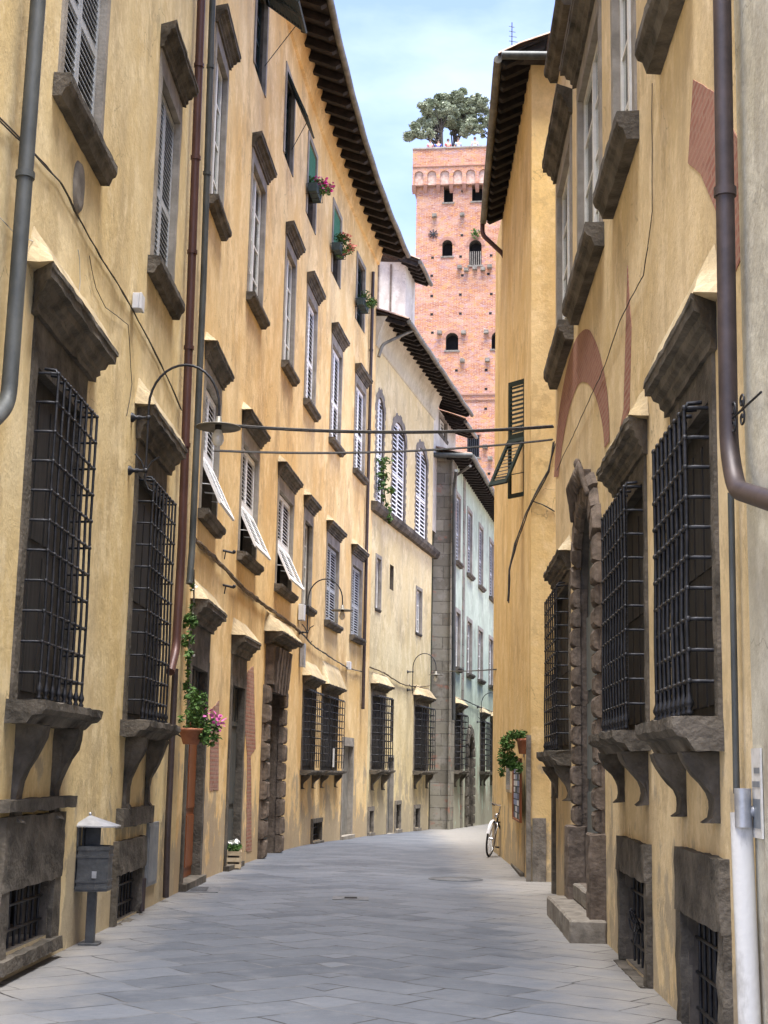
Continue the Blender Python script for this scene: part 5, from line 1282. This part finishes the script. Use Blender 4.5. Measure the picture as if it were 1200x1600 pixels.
# ================================================================== STREET THINGS
def litter_bin():
    p = at_ground(140, 1476); W = Matrix.Translation(p) @ Matrix.Rotation(R(-90), 4, 'Z')
    t = thing('litter_bin', None, 'dark grey litter bin with a pointed metal roof, on a post by the wall', 'litter bin', Mx=W)
    mb = MB(); mb.box(-.04, .04, -.04, .04, 0, .50); mb.box(-.09, .09, -.09, .09, -.01, .02); build(mb, 'post', 'bin', t, W, bev=.004)
    # D shaped basket, flat to the wall
    def ring(z, e=0): return [(-.17-e, -.13, z), (-.17-e, .05, z), (-.11, .15+e, z), (.11, .15+e, z), (.17+e, .05, z), (.17+e, -.13, z)]
    mb = MB(); Z = [.48, .48, .88, .88]; vs = ring(.48)+ring(.88); mb.add(vs, [tuple(range(5, -1, -1))]+[(i, (i+1) % 6, 6+(i+1) % 6, 6+i) for i in range(6)])
    vs = [(x*.93, y*.93, z) for x, y, z in ring(.88)]+[(x*.93, y*.93, z) for x, y, z in ring(.6)]; mb.add(ring(.88)+vs[:6], [(i, (i+1) % 6, 6+(i+1) % 6, 6+i) for i in range(6)]); mb.add(vs, [(i, 6+i, 6+(i+1) % 6, (i+1) % 6) for i in range(6)]+[tuple(range(6, 12))]); build(mb, 'basket', 'bin', t, W)
    for z in (.50, .56, .78, .845):
        mb = MB(); mb.add(ring(z, .007)+ring(z+.022, .007), [(i, (i+1) % 6, 6+(i+1) % 6, 6+i) for i in range(6)]+[tuple(range(5, -1, -1)), tuple(range(6, 12))]); build(mb, 'band', 'bin', t, W)
    mb = MB(); mb.box(-.17, -.06, -.135, -.12, .5, 1.06); mb.box(.06, .17, -.135, -.12, .5, 1.06); mb.box(-.165, -.15, -.12, .02, .88, 1.06); build(mb, 'back_plate', 'bin', t, W)
    mb = MB()
    for k in range(6): x = -.172; y = -.12+k*.025; mb.box(x-.004, x, y, y+.012, .585, .775)
    build(mb, 'ribs', 'bin', t, W)
    mb = MB(); b_ = [(-.20, -.17, 1.05), (-.20, .10, 1.05), (-.12, .21, 1.05), (.12, .21, 1.05), (.20, .10, 1.05), (.20, -.17, 1.05)]; a_ = [(x, y, z+.012) for x, y, z in b_]
    mb.add(b_+a_+[(0, -.06, 1.155)], [tuple(range(5, -1, -1))]+[(i, (i+1) % 6, 6+(i+1) % 6, 6+i) for i in range(6)]+[(6+i, 6+(i+1) % 6, 12) for i in range(6)]); mb.ball((0, -.06, 1.165), .016, 6); build(mb, 'roof', 'zinc', t, W)
    mb = MB(); mb.box(.168, .182, .02, .06, .6, .66); build(mb, 'lock', 'zinc', t, W)
litter_bin()
def crate(p, label):
    W = Matrix.Translation(p) @ Matrix.Rotation(R(-84), 4, 'Z'); t = thing('planter_crate', None, label, 'planter', Mx=W); w, d, h = .5, .26, .30
    for k in range(3):
        for y in (-d/2, d/2-.012): mb = MB(); mb.box(-w/2, w/2, y, y+.012, .02+k*.10, .02+k*.10+.065); build(mb, 'slat', 'crate', t, W)
        for x in (-w/2, w/2-.012): mb = MB(); mb.box(x, x+.012, -d/2+.013, d/2-.013, .02+k*.10, .02+k*.10+.065); build(mb, 'slat', 'crate', t, W)
    for x in (-w/2+.014, w/2-.036):
        for y in (-d/2+.014, d/2-.036): mb = MB(); mb.box(x, x+.022, y, y+.022, 0, h+.01); build(mb, 'corner_post', 'crate', t, W)
    mb = MB(); mb.box(-w/2+.04, w/2-.04, -d/2+.04, d/2-.04, .02, .24); build(mb, 'soil', 'trunk', t, W)
    bl = [(p.x+random.uniform(-.06, .06), p.y+random.uniform(-.2, .2), p.z+.34, .10, .12, .07) for _ in range(7)]; leaves(t, bl, 420, size=.03); 
    for b in bl: flowers(t, (b[0], b[1], b[2]+.07), (.07, .08, .04), 9, 'white_flower', .028)
crate(at_ground(362, 1357)+Vector((.02, 0, 0)), 'pale slatted crate of white flowers standing by the second doorway')
def pot(p, r, h, label, m='pot', name='potted_plant', bl=(), n=700, fl=None, size=.04):
    t = thing(name, p, label, 'potted plant'); mb = MB(); mb.lathe([(.001, 0), (r*.62, 0), (r*.95, h*.82), (r*1.08, h*.82), (r*1.08, h), (r*.9, h), (r*.85, h*.9), (.001, h*.88)], p, 20); build(mb, 'pot', m, t)
    leaves(t, [(p[0]+a, p[1]+b, p[2]+c, *d) for a, b, c, d in bl], n, size=size)
    if fl:
        for (a, b, c, mm, k) in fl: flowers(t, (p[0]+a, p[1]+b, p[2]+c), (.09, .09, .07), k, mm, .028)
    return t
q = B.hit(298, 1163, .22); P0 = B.P(q[0], .22, q[1])
pot(P0, .16, .20, 'hanging pot of pink flowers beside the orange door', bl=[(0, 0, .3, (.18, .2, .14)), (.18, .1, .22, (.2, .2, .12)), (.24, .0, .10, (.15, .2, .12)), (-.02, .2, .55, (.12, .2, .2)), (.10, .0, .5, (.12, .15, .2))], n=1100, fl=[(.20, 0, .38, 'pink', 14), (.36, -.05, .30, 'pink', 12), (.32, .05, .22, 'pink', 9)])
mb = MB(); mb.tube([P0+Vector((-.22, 0, .15)), P0+Vector((0, 0, .02))], .01, 5); build(mb, 'pot_bracket', 'iron', bB)
vine('leafy climber hanging down beside the grey downpipe', [fp(B, x, y, .10) for x, y in ((303, 890), (303, 935), (297, 985), (293, 1040), (295, 1090))], 520, .09, .045, 'white_flower', 4)
vine('climber spilling over the stone ledge of the sand coloured house', [fp(C, x, y, .18) for x, y in ((599, 715), (600, 760), (604, 795), (610, 815))], 420, .24, .08, 'white_flower', 4)
def boxplant(fac, px, py, label, fm, m='pot_dark', w=.7, top=None):
    q = fac.hit(px, py, .15); W = fac.W(q[0], q[1], .16); t = thing('flower_box', None, label, 'flower box', 'flower boxes at the attic windows', Mx=W)
    mb = MB(); mb.add([(-w/2, -.09, 0), (w/2, -.09, 0), (w/2, .09, 0), (-w/2, .09, 0), (-w/2-.02, -.11, .19), (w/2+.02, -.11, .19), (w/2+.02, .11, .19), (-w/2-.02, .11, .19)], [(3, 2, 1, 0), (0, 1, 5, 4), (1, 2, 6, 5), (2, 3, 7, 6), (3, 0, 4, 7), (4, 5, 6, 7)]); build(mb, 'box', m, t, W, bev=.005)
    mb = MB()
    for x in (-w/2+.08, 0, w/2-.08): mb.tube([(x, -.16, .2), (x, .14, .2), (x, .14, -.03), (x, -.16, -.03)], .008, 5)
    mb.tube([(-w/2, .14, .2), (w/2, .14, .2)], .008, 5); build(mb, 'holder', 'iron', t, W)
    c = W.translation; bl = [(c.x+.05+random.uniform(-.15, .22), c.y+random.uniform(-.3, .3), c.z+random.uniform(.05, .5), .16, .16, .13) for _ in range(8)]; leaves(t, bl, 700, size=.045)
    for b in bl: flowers(t, (b[0]+.08, b[1]-.03, b[2]+.04), (.13, .13, .11), 11, fm, .04) if fm else None
    return t
boxplant(B, 491, 308, 'window box overflowing with magenta flowers at an attic window', 'magenta')
boxplant(B, 528, 398, 'window box of coral flowers at the attic window next along', 'coral')
boxplant(B, 566, 483, 'dark green window box with sparse leaves at the last attic window', None, w=.8)
# fern on the right
q = R2.hit(817, 1178, .1); P0 = R2.P(.45, .12, at_depth(817, 1178, 23.0).z); P0.x = at_depth(817, 1178, P0.y).x
pot(P0, .10, .24, 'terracotta pot with a trailing fern on the right hand yellow house', name='hanging_fern', n=2000, size=.035, bl=[(-.02, 0, .30, (.12, .12, .08)), (-.15, 0, .28, (.12, .12, .09)), (-.25, 0, .16, (.13, .12, .14)), (-.28, 0, -.05, (.12, .1, .18)), (-.16, 0, -.12, (.1, .1, .16)), (-.06, -.02, -.22, (.07, .08, .10)), (-.33, 0, -.25, (.06, .06, .14))])
# bollards
for (x, yb, yt, lb) in ((637, 1298, 1274, 'short bollard by the sand coloured wall'), (676, 1293, 1253, 'taller dark bollard by the grey stone corner')):
    p = at_ground(x, yb); p.x += .0; h = (yb-yt)*p.y/2250; t = thing('bollard', p, lb, 'bollard', 'bollards at the bend'); mb = MB(); mb.lathe([(.07, 0), (.06, .03), (.05, .06), (.05, h*.8), (.06, h*.82), (.06, h*.85)], p, 12); build(mb, 'post', 'iron', t)
    mb = MB(); mb.lathe([(.055, h*.852), (.05, h*.95), (.03, h*.99), (.001, h)], p, 12); build(mb, 'cap', 'zinc' if h < .6 else 'iron', t)
# drains
def cover(px, py, w, d, label, rnd=False, m='iron', rot=0):
    p = at_ground(px, py); W = Matrix.Translation(p+Vector((0, 0, .004))) @ Matrix.Rotation(rot, 4, 'Z'); t = thing('drain_cover', None, label, 'drain cover', Mx=W)
    if rnd:
        mb = MB(); mb.lathe([(w, 0), (w, .006), (w-.03, .006), (w-.03, .0)], (0, 0, 0), 32); build(mb, 'ring', 'cover', t, W); mb = MB(); mb.lathe([(w-.035, -.001), (w-.035, .003), (.001, .004)], (0, 0, 0), 32); build(mb, 'lid', 'cover', t, W)
    else:
        mb = MB(); mb.box(-w/2-.12, w/2+.12, -d/2-.12, d/2+.12, -.02, .004); build(mb, 'surround', 'cover', t, W, rough=.003)
        mb = MB(); mb.box(-w/2, w/2, -d/2, d/2, -.01, .007); build(mb, 'plate', 'cover', t, W)
        mb = MB()
        for k in range(7): y = -d/2+d*(k+.5)/7; mb.box(-w/2+.03, w/2-.03, y-.012, y+.012, .0072, .009)
        build(mb, 'slots', 'dark', t, W)
cover(312, 1390, .28, .7, 'square drain grate in the paving by the orange door', rot=R(4))
cover(548, 1404, .22, .22, 'small inspection cover in the middle of the street')
cover(712, 1374, .42, .4, 'round manhole cover in the paving ahead of the bicycle', rnd=True)
# bicycle
def bicycle():
    pf = at_ground(764, 1339); pr = at_ground(783, 1324); pr = pf+Vector((.58, .815, 0))*1.06; pr.z = gz(pr.y)
    d = (pf-pr).normalized(); u = Vector((0, 0, 1)); s_ = d.cross(u).normalized(); lean = R(-7)
    W = Matrix(((d.x, -s_.x, 0, pr.x), (d.y, -s_.y, 0, pr.y), (0, 0, 1, pr.z), (0, 0, 0, 1))) @ Matrix.Rotation(lean, 4, 'X')
    t = thing('bicycle', None, 'white and black city bicycle leaning by the right hand downpipe', 'bicycle', Mx=W)
    def wheel(c, steer=0):
        Mw = W @ Matrix.Translation(c) @ Matrix.Rotation(steer, 4, 'Z'); mb = MB(); n_ = 28; r = .335
        ring_ = [(math.cos(2*math.pi*k/n_)*r, 0, math.sin(2*math.pi*k/n_)*r) for k in range(n_+1)]; mb.tube(ring_, .020, 8, False); wh = build(mb, 'wheel', 'tyre', t, Mw)
        mb = MB(); mb.tube([(x*.93, 0, z*.93) for x, y, z in ring_], .011, 6, False); build(mb, 'rim', 'chrome', wh, Mw)
        mb = MB(); mb.tube([(0, -.04, 0), (0, .04, 0)], .02, 8)
        for k in range(16): a = k*math.pi/8; mb.tube([(0, .02*(-1)**k, 0), (math.cos(a)*.31, 0, math.sin(a)*.31)], .0022, 3)
        build(mb, 'spokes', 'chrome', wh, Mw)
        mb = MB(); n_ = 14; arc_ = [R(20+150*k/n_) for k in range(n_+1)]; vs = []
        for a in arc_:
            for y in (-.028, -.012, .012, .028): rr = .372-(.012 if abs(y) > .02 else 0); vs.append((math.cos(a)*rr, y, math.sin(a)*rr))
        mb.add(vs, [(4*i+k, 4*i+4+k, 4*i+5+k, 4*i+1+k) for i in range(n_) for k in range(3)], True); build(mb, 'mudguard', 'bike_white', t, Mw)
    wheel((0, 0, .355)); wheel((1.06, 0, .355), R(18))
    mb = MB(); bb = (.44, 0, .30); st = (.30, 0, .80); hd = (.86, 0, .86); hb = (.90, 0, .68)
    for a, b, r in ((bb, st, .016), (bb, hb, .02), ((.33, 0, .62), hb, .016), (hd, hb, .019), ((0, .05, .355), bb, .010), ((0, -.05, .355), bb, .010), ((0, .05, .355), (.31, 0, .72), .008), ((0, -.05, .355), (.31, 0, .72), .008)): mb.tube([a, b], r, 8)
    build(mb, 'frame', 'bike_black', t, W)
    mb = MB(); mb.tube([hb, (.94, .05, .62), (1.06, .055, .355)], .012, 6); mb.tube([hb, (.94, -.05, .62), (1.06, -.055, .355)], .012, 6); build(mb, 'fork', 'chrome', t, W)
    mb = MB(); mb.tube([hd, (.84, 0, .98)], .013, 8); mb.tube([(.66, -.29, .98), (.80, -.24, 1.02), (.86, -.08, 1.0), (.86, .08, 1.0), (.80, .24, 1.02), (.66, .29, .98)], .011, 8); build(mb, 'handlebar', 'chrome', t, W)
    for sg in (-1, 1): mb = MB(); mb.tube([(.66, sg*.29, .98), (.56, sg*.30, .965)], .017, 8); build(mb, 'grip', 'tyre', t, W)
    mb = MB(); mb.tube([st, (.28, 0, .90)], .012, 6); mb.add([(.10, -.10, .93), (.10, .10, .93), (.22, .085, .95), (.22, -.085, .95), (.40, .018, .94), (.40, -.018, .94), (.12, 0, .88), (.38, 0, .90)], [(0, 3, 2, 1), (3, 5, 4, 2), (0, 1, 6), (0, 6, 7, 5, 3), (1, 2, 4, 7, 6), (4, 5, 7)]); build(mb, 'saddle', 'tyre', t, W, bev=.008)
    mb = MB(); mb.lathe([(.001, -.01), (.09, -.01), (.09, .0), (.001, .0)], (0, 0, 0), 18, Matrix.Translation((.44, -.06, .30)) @ Matrix.Rotation(R(90), 4, 'X')); mb.tube([(.44, -.07, .30), (.52, -.08, .16)], .01, 6); mb.box(.46, .58, -.17, -.08, .14, .165); mb.tube([(.44, .06, .30), (.36, .08, .44)], .01, 6); mb.box(.31, .42, .08, .17, .43, .455); build(mb, 'crank_and_pedals', 'bike_black', t, W)
    mb = MB(); mb.box(-.02, .46, -.066, -.05, .30, .40); build(mb, 'chain_guard', 'bike_black', t, W, bev=.01)
    mb = MB(); mb.box(-.16, .24, -.06, .06, .745, .757); mb.tube([(0, -.05, .36), (-.02, -.055, .745)], .006, 5); mb.tube([(0, .05, .36), (-.02, .055, .745)], .006, 5); build(mb, 'luggage_rack', 'bike_black', t, W)
    mb = MB(); mb.ball((.93, 0, .80), .045, 10); build(mb, 'headlight', 'chrome', t, W)
bicycle()
